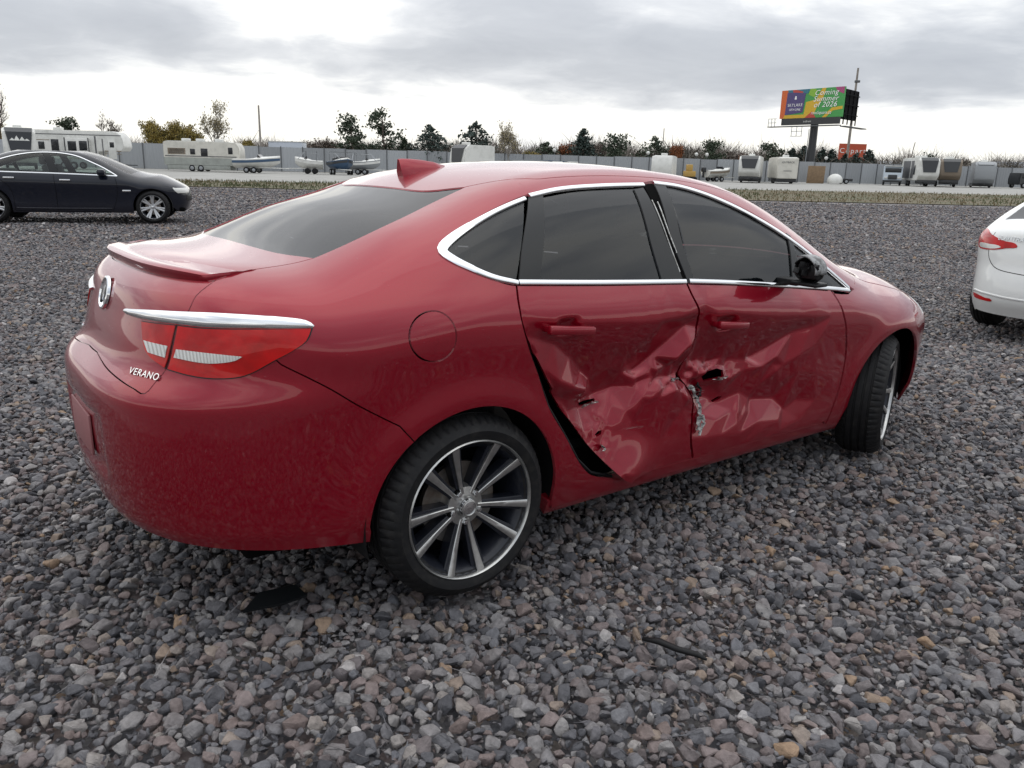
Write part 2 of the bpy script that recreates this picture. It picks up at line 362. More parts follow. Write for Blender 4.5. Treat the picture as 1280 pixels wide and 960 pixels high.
def curve(pts, h=.02, closed=True, smooth=True):
    """dense run through the points; a point given as (u, v, 1) is a sharp corner"""
    P = [tuple(p) for p in pts]; n = len(P); out = []
    q = [np.array(p[:2], float) for p in P]; cs = [len(p) > 2 or not smooth for p in P]
    for i in range(n if closed else n-1):
        a, b = q[i], q[(i+1) % n]; L = np.linalg.norm(b-a); m = max(1, int(math.ceil(L/h)))
        z = q[(i-1) % n] if (closed or i > 0) else a; c = q[(i+2) % n] if (closed or i+2 < n) else b
        ta = (b-a) if cs[i] else (b-z)/max(np.linalg.norm(b-z), 1e-9)*L
        tb = (b-a) if cs[(i+1) % n] else (c-a)/max(np.linalg.norm(c-a), 1e-9)*L
        for k in range(m):
            t = k/m; h00 = 2*t**3-3*t**2+1; h10 = t**3-2*t**2+t; h01 = -2*t**3+3*t**2; h11 = t**3-t**2
            out.append(h00*a+h10*ta+h01*b+h11*tb)
    if not closed: out.append(q[-1])
    return np.array(out)
def inside(P, poly):
    x, y = P[:, 0], P[:, 1]; c = np.zeros(len(P), bool); q = np.asarray(poly); j = len(q)-1
    for i in range(len(q)):
        xi, yi = q[i]; xj, yj = q[j]
        if yi != yj: c ^= ((yi > y) != (yj > y)) & (x < (xj-xi)*(y-yi)/(yj-yi)+xi)
        j = i
    return c
def edgedist(P, poly):
    d = np.full(len(P), 1e9); q = np.asarray(poly)
    for i in range(len(q)):
        a = q[i]; b = q[(i+1) % len(q)]; ab = b-a; t = np.clip(((P-a)@ab)/max(ab@ab, 1e-12), 0, 1)
        d = np.minimum(d, np.linalg.norm(P-a-t[:, None]*ab, axis=1))
    return d
def scalein(c, d):
    """move a closed outline inwards by d"""
    c = np.asarray(c); ar = .5*np.sum(c[:, 0]*np.roll(c[:, 1], -1)-np.roll(c[:, 0], -1)*c[:, 1]); s = 1 if ar > 0 else -1
    t = np.roll(c, -1, 0)-np.roll(c, 1, 0); t = t/np.maximum(np.linalg.norm(t, axis=1, keepdims=True), 1e-9)
    return c+np.stack([-t[:, 1], t[:, 0]], 1)*d*s
def pdata(car, kind, outline, holes=(), h=.025, thick=.014, off=0, disp=None, gap=.0022, keep=None):
    """one body panel: 2-D outline -> triangulated -> laid on the car's surface -> (verts, normals or None, faces)"""
    loops = [np.asarray(outline, float)]+[np.asarray(q, float) for q in holes]
    if gap:
        c2 = scalein(loops[0], gap)
        if keep is not None:
            kk = np.array([np.min(np.hypot(*(keep-p).T)) < 2e-3 for p in loops[0]]); c2[kk] = loops[0][kk]
        loops[0] = c2
    lo, hi = loops[0].min(0), loops[0].max(0)
    gx = np.arange(lo[0], hi[0], h); gy = np.arange(lo[1], hi[1], h*.87)
    X, Y = np.meshgrid(gx, gy); X[1::2] += h/2; G = np.stack([X.ravel(), Y.ravel()], 1)
    ok = inside(G, loops[0])
    for q in loops[1:]: ok &= ~inside(G, q)
    G = G[ok]
    for q in loops: G = G[edgedist(G, q) > h*.45]
    pts = []; edges = []
    for q in loops:
        b = len(pts); pts += [Vector(p) for p in q]; edges += [(b+i, b+(i+1) % len(q)) for i in range(len(q))]
    pts += [Vector(p) for p in G]
    ov, oe, of, *_ = delaunay_2d_cdt(pts, edges, [], 0, 1e-6)
    uv = np.array([[p.x, p.y] for p in ov]); tri = np.array(of)
    c = uv[tri].mean(1); ok = inside(c, loops[0])
    for q in loops[1:]: ok &= ~inside(c, q)
    tri = tri[ok]
    P = car.to3(kind, uv); N = car.grad(P)
    if off: P = P+N*off
    if disp is not None: P = P+disp(P, uv)
    fn = np.cross(P[tri[:, 1]]-P[tri[:, 0]], P[tri[:, 2]]-P[tri[:, 0]]); flip = (fn*N[tri].mean(1)).sum(1) < 0
    tri[flip] = tri[flip][:, ::-1]
    ec = set()
    for t in tri.tolist(): ec.update(((t[0], t[1]), (t[1], t[2]), (t[2], t[0])))
    bd = [(a, b) for (a, b) in ec if (b, a) not in ec]
    vs = list(P); ns = list(N); fs = [tuple(t) for t in tri.tolist()]; nm = {}
    if thick:
        for a in sorted({i for e in bd for i in e}):
            nm[a] = len(vs); vs += [P[a], P[a]-N[a]*thick]; ns += [N[a], N[a]]
        for a, b in bd: fs.append((nm[b], nm[a], nm[a]+1, nm[b]+1))
    return np.array(vs), (np.array(ns) if disp is None else None), fs
def emit(name, datas, parent, m, sides=(1,)):
    """sides: 1 right, -1 mirrored to the left"""
    obs = []
    for sd in sides:
        V_, N_, F_ = [], [], []
        for vs, ns, fs in datas:
            b = sum(len(v) for v in V_); V_.append(vs*np.array([1, sd, 1])); N_.append(ns if ns is None else ns*np.array([1, sd, 1]))
            F_ += [tuple(b+i for i in (f if sd > 0 else f[::-1])) for f in fs]
        o = mesh(name, np.concatenate(V_), F_, parent, m, True)
        if all(n is not None for n in N_): o.data.normals_split_custom_set_from_vertices([tuple(n) for n in np.concatenate(N_)])
        obs.append(o)
    return obs
def panel(car, name, kind, outline, parent, m, sides=(1,), **k): return emit(name, [pdata(car, kind, outline, **k)], parent, m, sides)
def mirror_u(c, um=1.4137167):
    """closed outline from a half run that starts and ends on the centre line of the tail"""
    c = np.asarray(c); r = c[::-1].copy(); r[:, 0] = 2*um-r[:, 0]; return np.concatenate([c, r])
def ribbon(car, name, kind, pts, w, parent, m, lift=.006, sides=(1,), closed=False, h=.02, wfun=None):
    """raised trim strip that follows a run of points over the surface"""
    c = curve(pts, h, closed); n = len(c); P = car.to3(kind, c); N = car.grad(P)
    vs = []; fs = []
    for i in range(n):
        d = P[(i+1) % n if closed else min(i+1, n-1)]-P[(i-1) % n if closed else max(i-1, 0)]; d = d/np.linalg.norm(d)
        t = np.cross(N[i], d); ww = w if wfun is None else wfun(i/(n-1))
        for a, b in ((-.5, -.004), (-.5, lift*.6), (-.3, lift), (.3, lift), (.5, lift*.6), (.5, -.004)): vs.append(P[i]+t*a*ww+N[i]*b)
    k = 6
    for i in range(n if closed else n-1):
        j = (i+1) % n
        for e in range(k-1): fs.append((i*k+e, i*k+e+1, j*k+e+1, j*k+e))
    if not closed: fs += [tuple(range(k))[::-1], tuple((n-1)*k+e for e in range(k))]
    obs = []
    for sd in sides:
        vv = np.array(vs)
        if sd < 0: vv = vv*np.array([1, -1, 1])
        me = mesh(name, vv, fs, parent, m, True, 60); bm = bmesh.new(); bm.from_mesh(me.data); bmesh.ops.recalc_face_normals(bm, faces=bm.faces); bm.to_mesh(me.data); bm.free(); obs.append(me)
    return obs
def arch(car, wx, r, z0, n=40, r2=None):
    """wheel arch opening in the (x,z) plane, as 3-D points on the flank"""
    t = np.linspace(0, PI, n); xs = wx-np.cos(t)*r; zs = car.wr+np.sin(t)*(r2 or r)
    return xs, zs
def hitY(car, xs, zs):
    """flank points at given x, z"""
    xs = np.asarray(xs, float); O = np.stack([xs, xs*0-1.6, np.asarray(zs, float)], 1)
    return car.hit(O, np.repeat([[0, 1., 0]], len(xs), 0), 1.6)[0]

def make_wheel(name, parent, side, loc, R, rimr, style='ten', steer=0, width=.225, m_face='machined', m_pocket='wheeldark', camber=0):
    """side -1: outer face towards -y. tyre, rim, spokes, centre cap, nuts, brake disc"""
    w = link(name, None, parent); w.location = loc; w.rotation_euler = (camber, 0, steer+(0 if side < 0 else PI))
    hw = width/2
    prof = [(rimr-.012, hw-.02), (rimr+.004, hw-.006), (rimr+.02, hw+.002), (rimr+(R-rimr)*.45, hw+.006), (R-.028, hw-.008), (R-.010, hw-.03), (R-.002, hw-.045)]
    gr = []
    for g in (-.052, -.018, .018, .052): gr += [(R, -(g-.006)), (R-.008, -(g-.0045)), (R-.008, -(g+.0045)), (R, -(g+.006))]
    prof += gr+[(R-.002, -(hw-.045)), (R-.010, -(hw-.03)), (R-.028, -(hw-.008)), (rimr+.03, -hw), (rimr-.012, -(hw-.02))]
    prof = [(r, -h) for r, h in prof][::1]
    seg = 240; vs, fs = lathe_data(prof, seg); vs = np.array(vs).reshape(seg, len(prof), 3)
    for k in range(seg):       # shoulder blocks
        if k % 4 == 0:
            for i in (5, 6, len(prof)-5, len(prof)-4):
                q = vs[k, i]; l = math.hypot(q[0], q[2]); f = (l-.007)/l; vs[k, i, 0] *= f; vs[k, i, 2] *= f
    mesh('tyre', vs.reshape(-1, 3), [f[::-1] for f in fs], w, 'rubber', True, 26)
    o = -hw                     # outer face plane
    rim = lathe('rim', [(rimr-.003, o+.012), (rimr-.002, o+.004), (rimr+.003, o-.002), (rimr+.007, o+.003), (rimr+.002, o+.012)], w, m_face, 72)
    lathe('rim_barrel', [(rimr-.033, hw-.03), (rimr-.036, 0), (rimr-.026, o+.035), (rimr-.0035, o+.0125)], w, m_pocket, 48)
    lathe('brake_disc', [(.03, o+.095), (.15, o+.095), (.15, o+.115), (.03, o+.115)], w, 'steel', 40)
    lathe('wheel_backing', [(.0, hw-.05), (rimr-.03, hw-.05)], w, 'dark', 40)
    def spoke(a, r0, r1, w0, w1, mm, z0, z1, dep, nm, curvew=0, skew=0):
        vs = []; fs = []; K = 9
        for i in range(K):
            t = i/(K-1); r = r0+(r1-r0)*t; ww = w0+(w1-w0)*t**1.6; zz = z0+(z1-z0)*t**1.4; an = a+skew*(1-t)**2
            e = np.array([math.cos(an), 0, math.sin(an)]); q = np.array([-math.sin(an), 0, math.cos(an)])
            for sgn, d, k in ((-1, dep, .9), (-1, 0.002, 1.0), (-.7, 0, 1), (.7, 0, 1), (1, .002, 1.0), (1, dep, .9)): vs.append(e*r+q*sgn*ww*k/2+np.array([0, zz+d, 0]))
        for i in range(K-1):
            for k in range(5): fs.append((i*6+k, i*6+k+1, i*6+k+7, i*6+k+6))
        fs += [tuple(range(6)), tuple(range((K-1)*6, K*6))[::-1]]
        ob = mesh(nm, vs, fs, w, mm, True, 30)
        bm = bmesh.new(); bm.from_mesh(ob.data); bmesh.ops.recalc_face_normals(bm, faces=bm.faces); bm.to_mesh(ob.data); bm.free()
        return ob
    rr = rimr-.006
    if style == 'ten':
        for k in range(10):
            a = math.radians(49+72*(k//2)+(15 if k % 2 else -15)); sk = 0
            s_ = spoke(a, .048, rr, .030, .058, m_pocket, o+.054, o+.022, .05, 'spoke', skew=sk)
            f_ = spoke(a, .050, rr+.003, .014, .030, m_face, o+.045, o+.0085, .014, 'spoke_face', skew=sk); f_.parent = s_
    elif style == 'twin':
        for k in range(7):
            for d in (-.11, .11): spoke(PI/2+k*2*PI/7+d, .05, rr, .030, .036, m_face, o+.035, o+.008, .04, 'spoke')
    else:
        for k in range(5): spoke(PI/2+k*2*PI/5, .05, rr, .05, .07, m_face, o+.035, o+.008, .04, 'spoke')
    lathe('hub', [(.0, o+.036), (.036, o+.036), (.041, o+.046), (.070, o+.052), (.076, o+.062), (.076, o+.1)], w, m_face if style == 'ten' else 'chromedull', 32)
    cap = lathe('centre_cap', [(0, o+.0235), (.024, o+.0245), (.031, o+.0265), (.034, o+.034)], w, 'chromedull', 32)
    lathe('cap_ring', [(.0245, o+.0245), (.0255, o+.0215), (.0285, o+.0225), (.0295, o+.026)], cap, 'machined', 32)
    for k in range(5):
        a = math.radians(49+72*k)
        n_ = lathe('lug_nut', [(0, o+.036), (.008, o+.037), (.011, o+.041), (.0115, o+.07)], w, 'chromedull', 6)
        n_.location = (math.cos(a)*.058, 0, math.sin(a)*.058)
        s2 = lathe('lug_socket_shade', [(.0105, o+.0482), (.0165, o+.0482), (.017, o+.056)], w, 'dark', 14); s2.location = n_.location  # flat near-black ring paints the shade of a socket hole; hub is solid
    return w

# ------------------------------------------------------------------ the red sedan
RC = Car(wb=2.685, wr=.334, archr=.385, flare=.014, lean=.47, lean2=.22, n=3.0, x0=.1, x1=2.35, px=-.1, qx=2.7, crown4=.05,
    belt=Spl([(-1, 1.13), (-.4, 1.125), (.2, 1.092), (1.07, 1.035), (1.7, .985), (2.28, .93), (3.0, .86), (3.6, .80)]),
    prof=Spl([(0, .925), (.1, .948), (.25, .962), (.45, .974), (.65, .988), (.82, 1.0), (.91, .988), (1.0, .948)]),
    wm=Spl([(-1.1, .88), (-.5, .90), (0, .908), (.6, .904), (1.3, .902), (2.0, .904), (2.6, .908), (3.0, .90), (3.6, .86)]),
    xr=Spl([(.15, -.95), (.27, -.99), (.40, -1.022), (.52, -1.037), (.66, -1.042), (.74, -1.041), (.785, -1.032), (.812, -1.010), (.84, -.980), (.87, -.960), (.92, -.945), (1.0, -.922), (1.06, -.905), (1.12, -.875), (1.2, -.82), (1.35, -.70)]),
    xf=Spl([(.15, 3.42), (.3, 3.55), (.5, 3.60), (.65, 3.59), (.78, 3.52), (.88, 3.36), (1.0, 3.1), (1.3, 2.7)]),
    top=Spl([(-1.0, 1.15), (-.85, 1.165), (-.7, 1.178), (-.55, 1.188), (-.45, 1.205), (-.35, 1.243), (-.15, 1.325), (.05, 1.377), (.2, 1.421), (.4, 1.466), (.65, 1.494), (.95, 1.503), (1.25, 1.490), (1.5, 1.461), (1.7, 1.415), (1.9, 1.345), (2.2, 1.215), (2.42, 1.115), (2.55, 1.06), (2.7, 1.025), (3.0, .975), (3.3, .895), (3.55, .79)]),
    crown=Spl([(-1, .07), (-.5, .08), (-.2, .13), (.2, .11), (.8, .085), (1.4, .09), (1.9, .15), (2.3, .21), (2.6, .16), (3.0, .12), (3.6, .16)]),
    kr=Spl([(-1, .07), (-.7, .12), (-.4, .20), (0, .22), (.5, .20), (1.2, .17), (2, .14), (2.5, .16), (3.0, .20), (3.6, .15)]),
    bot=Spl([(-1.1, .215), (-.4, .215), (-.2, .20), (.3, .185), (1.3, .185), (2.3, .185), (2.6, .19), (3.2, .19), (3.7, .20)]))
red = thing('damaged_car', 'dark red four-door sedan with both right side doors crushed inward', 'car')
def rc_pix(kind, pts): # keeps corner flags
    uv = RC.pix(kind, [p[:2] for p in pts]); return [tuple(u)+tuple(p[2:]) for u, p in zip(uv, pts)]

# outlines read off the photograph, laid on the surface ----------------
DLO_top_r = [(561, 298), (580, 283), (610, 265), (635, 253), (660, 243), (700, 234.5), (750, 230.5), (803, 228.5)]
DLO_top_f = [(847, 229.7), (878, 238.5), (909, 251), (940.6, 266.5), (972, 285.5), (1003, 307.5), (1034, 333.5), (1054, 351.5)]
dlo = rc_pix('side', [(549.5, 312)]+DLO_top_r+[(818, 226.5)]+DLO_top_f+[(1065.5, 361.5, 1), (1061, 366), (1037, 363.5), (956, 358), (858, 355), (750, 357), (645, 357), (615, 349), (575, 332.5), (557, 323)])
dloc = curve(dlo, .02)
# side-body frame (quarter panel, roof rail, A pillar) with openings for doors and glass
C_cut = [(658, 243), (651, 290), (646, 330), (645, 357), (648, 380), (653, 404), (666, 436), (684, 474), (704, 508), (722, 534), (741, 560), (757, 580), (771, 596), (781, 601)]
B_cut = [(868, 575), (868, 552), (872, 531), (875.7, 503), (872, 487), (866.6, 471.6), (866.6, 453), (873, 427), (880.5, 409), (879, 394), (866.6, 370), (858, 352)]
F_cut = [(1037.5, 361), (1047, 375), (1054.7, 393.8), (1057.8, 412.5), (1057, 443.8), (1050, 481.5), (1040, 511), (1031, 531)]
uC = np.array([p[:2] for p in rc_pix('side', C_cut[3:])]); uB = np.array([p[:2] for p in rc_pix('side', B_cut)]); uF = np.array([p[:2] for p in rc_pix('side', F_cut)])
def sill_v(x, z): return RC.to2('side', hitY(RC, [x], [z]))[0]
SILLZ = .275
sillB = [sill_v(x, SILLZ) for x in np.linspace(uC[-1][0]+.03, uF[-1][0]-.02, 12)]
xsplit = uB[0][0]
Q_cut = [(645, 357), (648, 380), (653, 404), (662, 436), (674, 470), (688, 512), (709, 548), (725, 578), (741, 594), (768, 599)]   # quarter panel edge: the door has sprung away from it
uQ = np.array([p[:2] for p in rc_pix('side', Q_cut)])
# rear door and front door outlines (side space)
belt_pts = [tuple(p[:2]) for p in rc_pix('side', [(858, 355), (750, 357), (645, 357)])]
belt_f = [tuple(p[:2]) for p in rc_pix('side', [(1037, 363.5), (956, 358), (858, 355)])]
g = .004
rd_out = np.concatenate([curve(uC, .02, False)+[g, 0], [p for p in sillB if p[0] < xsplit-.02], curve(uB, .012, False)-[g, 0], curve(belt_pts, .02, False)[1:-1]])
fd_out = np.concatenate([curve(uB, .012, False)[::-1]+[g, 0], [p for p in sillB if p[0] > xsplit+.02], (curve(uF, .02, False)-[g, 0])[::-1], curve(belt_f, .02, False)[1:-1]])
# ---- dents: control points in the photograph with inward depth (mm), linear between them = sharp creases
DCOL = {  # column of the photograph: (row, depth mm) from belt to sill
 648: ((357,0),(380,0)), 660: ((357,0),(390,0),(405,4),(420,12)), 680: ((357,0),(400,2),(412,14),(424,24),(462,6)), 700: ((357,0),(402,2),(415,14),(430,32),(478,2),(497,34)),
 720: ((357,0),(403,2),(420,18),(445,44),(486,8),(500,44),(515,48),(532,25)), 740: ((357,0),(403,2),(425,22),(465,68),(490,28),(503,78),(512,84),(540,48),(558,30)),
 762: ((357,0),(403,2),(430,28),(495,104),(503,94),(540,46),(575,24),(592,14)), 785: ((357,0),(403,3),(430,30),(487,104),(492,92),(530,42),(545,36),(590,22)),
 810: ((357,0),(403,5),(430,38),(466,96),(474,62),(480,72),(498,34),(545,32),(592,20)), 830: ((357,0),(401,8),(425,46),(447,84),(466,38),(470,54),(490,28),(497,26),(550,24),(583,16)),
 850: ((356,0),(398,12),(412,50),(424,60),(450,10),(456,52),(470,64),(478,44),(488,22),(550,20),(578,14)), 866: ((356,2),(375,4),(392,8),(398,20),(406,46),(432,6),(450,40),(462,76),(474,84),(488,36),(500,24),(550,20),(573,12)),
 885: ((357,4),(380,10),(392,22),(410,44),(440,78),(455,96),(463,64),(472,56),(480,86),(495,80),(520,46),(548,12),(570,8)), 902: ((357,1),(372,3),(394,10),(400,28),(420,48),(445,80),(455,92),(462,60),(476,54),(485,74),(500,72),(525,28),(545,8),(566,6)),
 925: ((358,0),(392,5),(398,16),(420,38),(450,74),(462,62),(474,46),(482,58),(497,64),(530,16),(543,6),(560,4)), 950: ((359,0),(394,4),(400,12),(425,42),(448,70),(453,48),(462,36),(470,44),(500,58),(528,12),(540,4),(555,2)),
 975: ((360,0),(395,2),(402,10),(425,46),(432,54),(447,20),(455,28),(465,18),(500,46),(526,8),(538,2),(548,2)), 1000: ((362,0),(394,0),(400,8),(414,36),(444,2),(465,8),(500,28),(525,4),(536,0),(542,0)),
 1020: ((363,0),(382,-5),(396,-3),(402,8),(408,16),(430,0),(465,0),(500,8),(527,0),(538,0)), 1040: ((366,0),(395,0),(420,0),(470,0),(505,0),(520,0)), 1054: ((395,0),(420,0),(460,0))}
DENT = [(x, y, d) for x, c in DCOL.items() for y, d in c]
rr_ = random.Random(21)
def col_depth(x, y):
    xs_ = sorted(DCOL); i = max(k for k, q in enumerate(xs_) if q <= x); f = (x-xs_[i])/(xs_[i+1]-xs_[i])
    return sum(w_*np.interp(y, *zip(*DCOL[q])) for q, w_ in ((xs_[i], 1-f), (xs_[i+1], f)))
for k in range(70):        # secondary kinks of the buckled skin
    x, y = rr_.uniform(735, 985), rr_.uniform(446, 535); w_ = math.exp(-((x-860)/85)**2)
    if abs(y-np.interp(x, [735, 870, 985], [510, 470, 470])) < 48: DENT.append((x, y, col_depth(x, y)+rr_.uniform(-11, 11)*(.35+.65*w_)))
du = RC.pix('side', [p[:2] for p in DENT]); dd = np.array([p[2] for p in DENT])/1000
dv, _, dt_, *_ = delaunay_2d_cdt([Vector(p) for p in du], [], [], 0, 1e-6)
dv = np.array([[p.x, p.y] for p in dv]); dt_ = np.array(dt_)
dz = np.array([dd[np.argmin(((du-p)**2).sum(1))] for p in dv])
def lin_dent(uv):
    out = np.zeros(len(uv)); got = np.zeros(len(uv), bool)
    for t in dt_:
        a, b, c = dv[t]; det = (b[0]-a[0])*(c[1]-a[1])-(c[0]-a[0])*(b[1]-a[1])
        if abs(det) < 1e-12: continue
        l1 = ((uv[:, 0]-a[0])*(c[1]-a[1])-(c[0]-a[0])*(uv[:, 1]-a[1]))/det; l2 = ((b[0]-a[0])*(uv[:, 1]-a[1])-(uv[:, 0]-a[0])*(b[1]-a[1]))/det
        i = (l1 >= -1e-6) & (l2 >= -1e-6) & (l1+l2 <= 1+1e-6) & ~got
        out[i] = (dz[t[0]]*(1-l1-l2)+dz[t[1]]*l1+dz[t[2]]*l2)[i]; got |= i
    for i in np.nonzero(~got)[0]: out[i] = dz[np.argmin(((dv-uv[i])**2).sum(1))]
    return out
def vnoise(p, seed):
    """smooth value noise on 2-D positions"""
    r = np.random.default_rng(seed).random((64, 64)); i = np.floor(p).astype(int); f = p-i; f = f*f*(3-2*f)
    q = lambda a, b: r[(i[:, 0]+a) % 64, (i[:, 1]+b) % 64]
    return (q(0, 0)*(1-f[:, 0])+q(1, 0)*f[:, 0])*(1-f[:, 1])+(q(0, 1)*(1-f[:, 0])+q(1, 1)*f[:, 0])*f[:, 1]
def dent(P, uv):
    offs = [(0, 0)]+[(.004*math.cos(k*PI/3), .004*math.sin(k*PI/3)) for k in range(6)]+[(.0075*math.cos(k*PI/3+.5), .0075*math.sin(k*PI/3+.5)) for k in range(6)]
    d = sum(lin_dent(uv+np.array(o)) for o in offs)/len(offs)
    crush = sum(w_*np.exp(-(((uv[:, 0]-c_[0])/a_)**2+((uv[:, 1]-c_[1])/b_)**2)) for c_, a_, b_, w_ in CRUSH)       # fine crumple only where the metal was hit hardest
    d = d+np.minimum(crush, 1)*((vnoise(uv*26, 3)-.5)*.024+(vnoise(uv*55, 5)-.5)*.012)
    bul = np.exp(-((uv[:, 0]-uC[-1][0]+.0)/.16)**2-((uv[:, 1]-uC[-1][1])/.13)**2)*.055   # the torn lower corner springs outwards
    for hx_, hy_ in HCUP: d = d+.024*np.exp(-(((uv[:, 0]-hx_)/.042)**4+((uv[:, 1]-hy_)/.026)**4))
    out = np.zeros_like(P); out[:, 1] = d-bul; out[:, 2] = -d*.12
    return out
CRUSH = [(p[:2], a_, b_, w_) for p, (a_, b_, w_) in zip(rc_pix('side', [(872, 468), (905, 468), (757, 545), (845, 474)]), ((.10, .06, 1), (.10, .06, 1), (.05, .08, .6), (.08, .04, .8)))]
HCUP = [tuple(p[:2]) for p in rc_pix('side', [(712, 408), (915, 404)])]
def pxloop(pts): return np.array([p[:2] for p in rc_pix('side', [(*p, 1) for p in pts])])
tears_r = [pxloop([(741, 507), (748, 504), (764, 501.5), (764, 505), (752, 509.5), (742, 511)]), pxloop([(753, 545), (758, 541), (763, 540), (762, 545), (754, 548)])]
tears_f = [pxloop([(892, 473), (899, 466), (910, 462), (916, 464), (914, 472), (902, 475), (894, 478)]), pxloop([(904, 503), (911, 498), (917, 497), (914, 501), (906, 505)])]
rdoor, = panel(RC, 'rear_door', 'side', rd_out, red, 'redscuff', holes=tears_r, h=.009, disp=dent, thick=.012)
rdoor['label'] = 'crushed right rear door with deep diagonal folds'
fdoor, = panel(RC, 'front_door', 'side', fd_out, red, 'redscuff', holes=tears_f, h=.009, disp=dent, thick=.012)
fdoor['label'] = 'crushed right front door with torn hole'
panel(RC, 'rear_door', 'side', rd_out, red, 'red', h=.035, sides=(-1,)); panel(RC, 'front_door', 'side', fd_out, red, 'red', h=.035, sides=(-1,))
# ---- glass and pillars inside the daylight opening
def sidepanel(name, pts, m, h=.04, off=-.006, thick=.006, sides=(1, -1), parent=red): return panel(RC, name, 'side', curve(rc_pix('side', pts), .025), parent, m, h=h, off=off, thick=thick, sides=sides)
sidepanel('quarter_window', [(557, 313, 1), (572, 297), (600, 277), (630, 262), (656, 250, 1), (646, 353, 1), (615, 345), (580, 330)], 'tint')
sidepanel('rear_door_window', [(675, 246, 1), (720, 238), (760, 235.5), (796, 234.5, 1), (831, 352, 1), (750, 354), (671, 353, 1)], 'tint', parent=rdoor)
sidepanel('front_door_window', [(829, 229.5, 1), (850, 234), (880, 243.5), (910, 256), (940, 271.5), (962, 283.5), (988, 298, 1), (999, 357, 1), (930, 354), (866, 353, 1)], 'tint', parent=fdoor)
sidepanel('front_quarter_window', [(985, 296, 1), (1010, 316), (1035, 338), (1060, 361, 1), (1030, 359), (995, 356, 1)], 'tint', parent=fdoor)
sidepanel('door_pillar_trim', [(660, 246, 1), (679, 242, 1), (675, 354, 1), (648, 354, 1), (652, 310)], 'gloss', off=.000, parent=rdoor)
sidepanel('door_pillar_trim', [(792, 236, 1), (804, 234, 1), (832, 295), (856, 354, 1), (828, 354, 1), (812, 298)], 'gloss', off=.000, parent=rdoor)
sidepanel('door_pillar_trim', [(817, 230, 1), (832, 232, 1), (851, 295), (869, 354, 1), (860, 354, 1), (838, 295)], 'gloss', off=.001, parent=fdoor)
sidepanel('window_divider', [(982, 291, 1), (988, 295, 1), (1000, 356, 1), (990.5, 356, 1)], 'gloss', off=.002, parent=fdoor)
# B-pillar gap of the sprung front door: slot shade put in as a near-black sheet, with a bare metal edge
for q_ in ([(815, 250), (826, 275), (838, 308), (850, 340)], [(822, 252), (834, 284), (846, 316)]): ribbon(RC, 'door_edge_metal', 'side', rc_pix('side', q_), .004, fdoor, 'rawmetal', .0015)
sidepanel('door_gap_shade', [(803, 229, 1), (818, 229, 1), (840, 295), (862, 356, 1), (855, 356, 1), (831, 295)], 'dark', off=-.003)
def ribpx(name, pts, w, m='chrome', lift=.007, sides=(1, -1), parent=red, wfun=None): return ribbon(RC, name, 'side', rc_pix('side', pts), w, parent, m, lift, sides, wfun=wfun)
ribpx('window_chrome', [(647, 353.5), (615, 346), (578, 330.5), (557, 318.5), (552.5, 312), (561, 301), (583, 285), (612, 268), (636, 256.5), (656, 248.5)], .024, wfun=lambda t: .018+.016*math.exp(-((t-.42)/.22)**2))
ribpx('window_chrome', [(661, 245), (700, 236.5), (750, 232.5), (804, 231)], .02, parent=rdoor); ribpx('window_chrome', [(648, 353), (700, 353.3), (750, 353.3), (800, 352.8), (857, 352)], .02, parent=rdoor)
ribpx('window_chrome', [(816, 228.5), (847, 232.8), (878, 241.7), (909, 254.3), (940, 270), (972, 289), (1003, 311), (1034, 336.5), (1052, 352), (1060.5, 360)], .021, parent=fdoor)
ribpx('window_chrome', [(861, 351.5), (910, 353), (956, 355.5), (1000, 358), (1037, 360.5), (1061, 363)], .02, parent=fdoor)
# ---- side body: quarter panel, roof rail and A pillar in one pressing
def pts3(px): return RC.hit(np.repeat(CAM[None], len(px), 0), np.array([pxdir(*p[:2]) for p in px]), 6.2, 120, 1.4)[0]
def c3(pts, h=.02):
    """smooth 3-D run through points"""
    P = np.asarray(pts, float); out = []
    for i in range(len(P)-1):
        a, b = P[i], P[i+1]; L = np.linalg.norm(b-a); n = max(1, int(math.ceil(L/h)))
        ta = (P[i+1]-P[max(i-1, 0)]); ta = ta*L/max(np.linalg.norm(ta), 1e-9); tb = (P[min(i+2, len(P)-1)]-P[i]); tb = tb*L/max(np.linalg.norm(tb), 1e-9)
        for k in range(n):
            t = k/n; out.append((2*t**3-3*t**2+1)*a+(t**3-2*t**2+t)*ta+(-2*t**3+3*t**2)*b+(t**3-t**2)*tb)
    out.append(P[-1]); return np.array(out)
def to(kind, P): return RC.to2(kind, np.asarray(P))
def uniq(P):
    P = np.asarray(P); k = [0]
    for i in range(1, len(P)):
        if np.linalg.norm(P[i]-P[k[-1]]) > 3e-3: k.append(i)
    return P[k]
DECKSEAM = c3(pts3([(270, 350), (284, 345), (301, 340), (330, 335), (367, 329), (392, 322.5)]))          # lid / quarter
RWE = c3(pts3([(392, 322.5), (430, 306), (470, 287), (505, 270.5), (540, 253), (580, 234)]))               # rear glass, right edge
LIDSEAM = c3(pts3([(270, 350), (257.5, 359), (245, 370), (236, 388), (222, 407.5), (214, 445), (208, 461)]))
LIDBOT = c3(pts3([(208, 461), (195, 477), (181, 492), (167.5, 486), (150, 475), (132.5, 459), (121, 440)]))
LAMPBOT = c3(pts3([(208, 461), (245, 471), (276, 473.5), (307, 469.5), (345, 450)]))
BSEAM = c3(pts3([(345, 450), (351, 455.5), (382.5, 471), (414, 487), (445, 505.5), (475, 521), (500, 533)]))
xs, zs = arch(RC, 0, .372, 0, 60); ARCH = hitY(RC, xs, zs)           # from the rear end over the top to the front end
RT_C = RWE[-1]
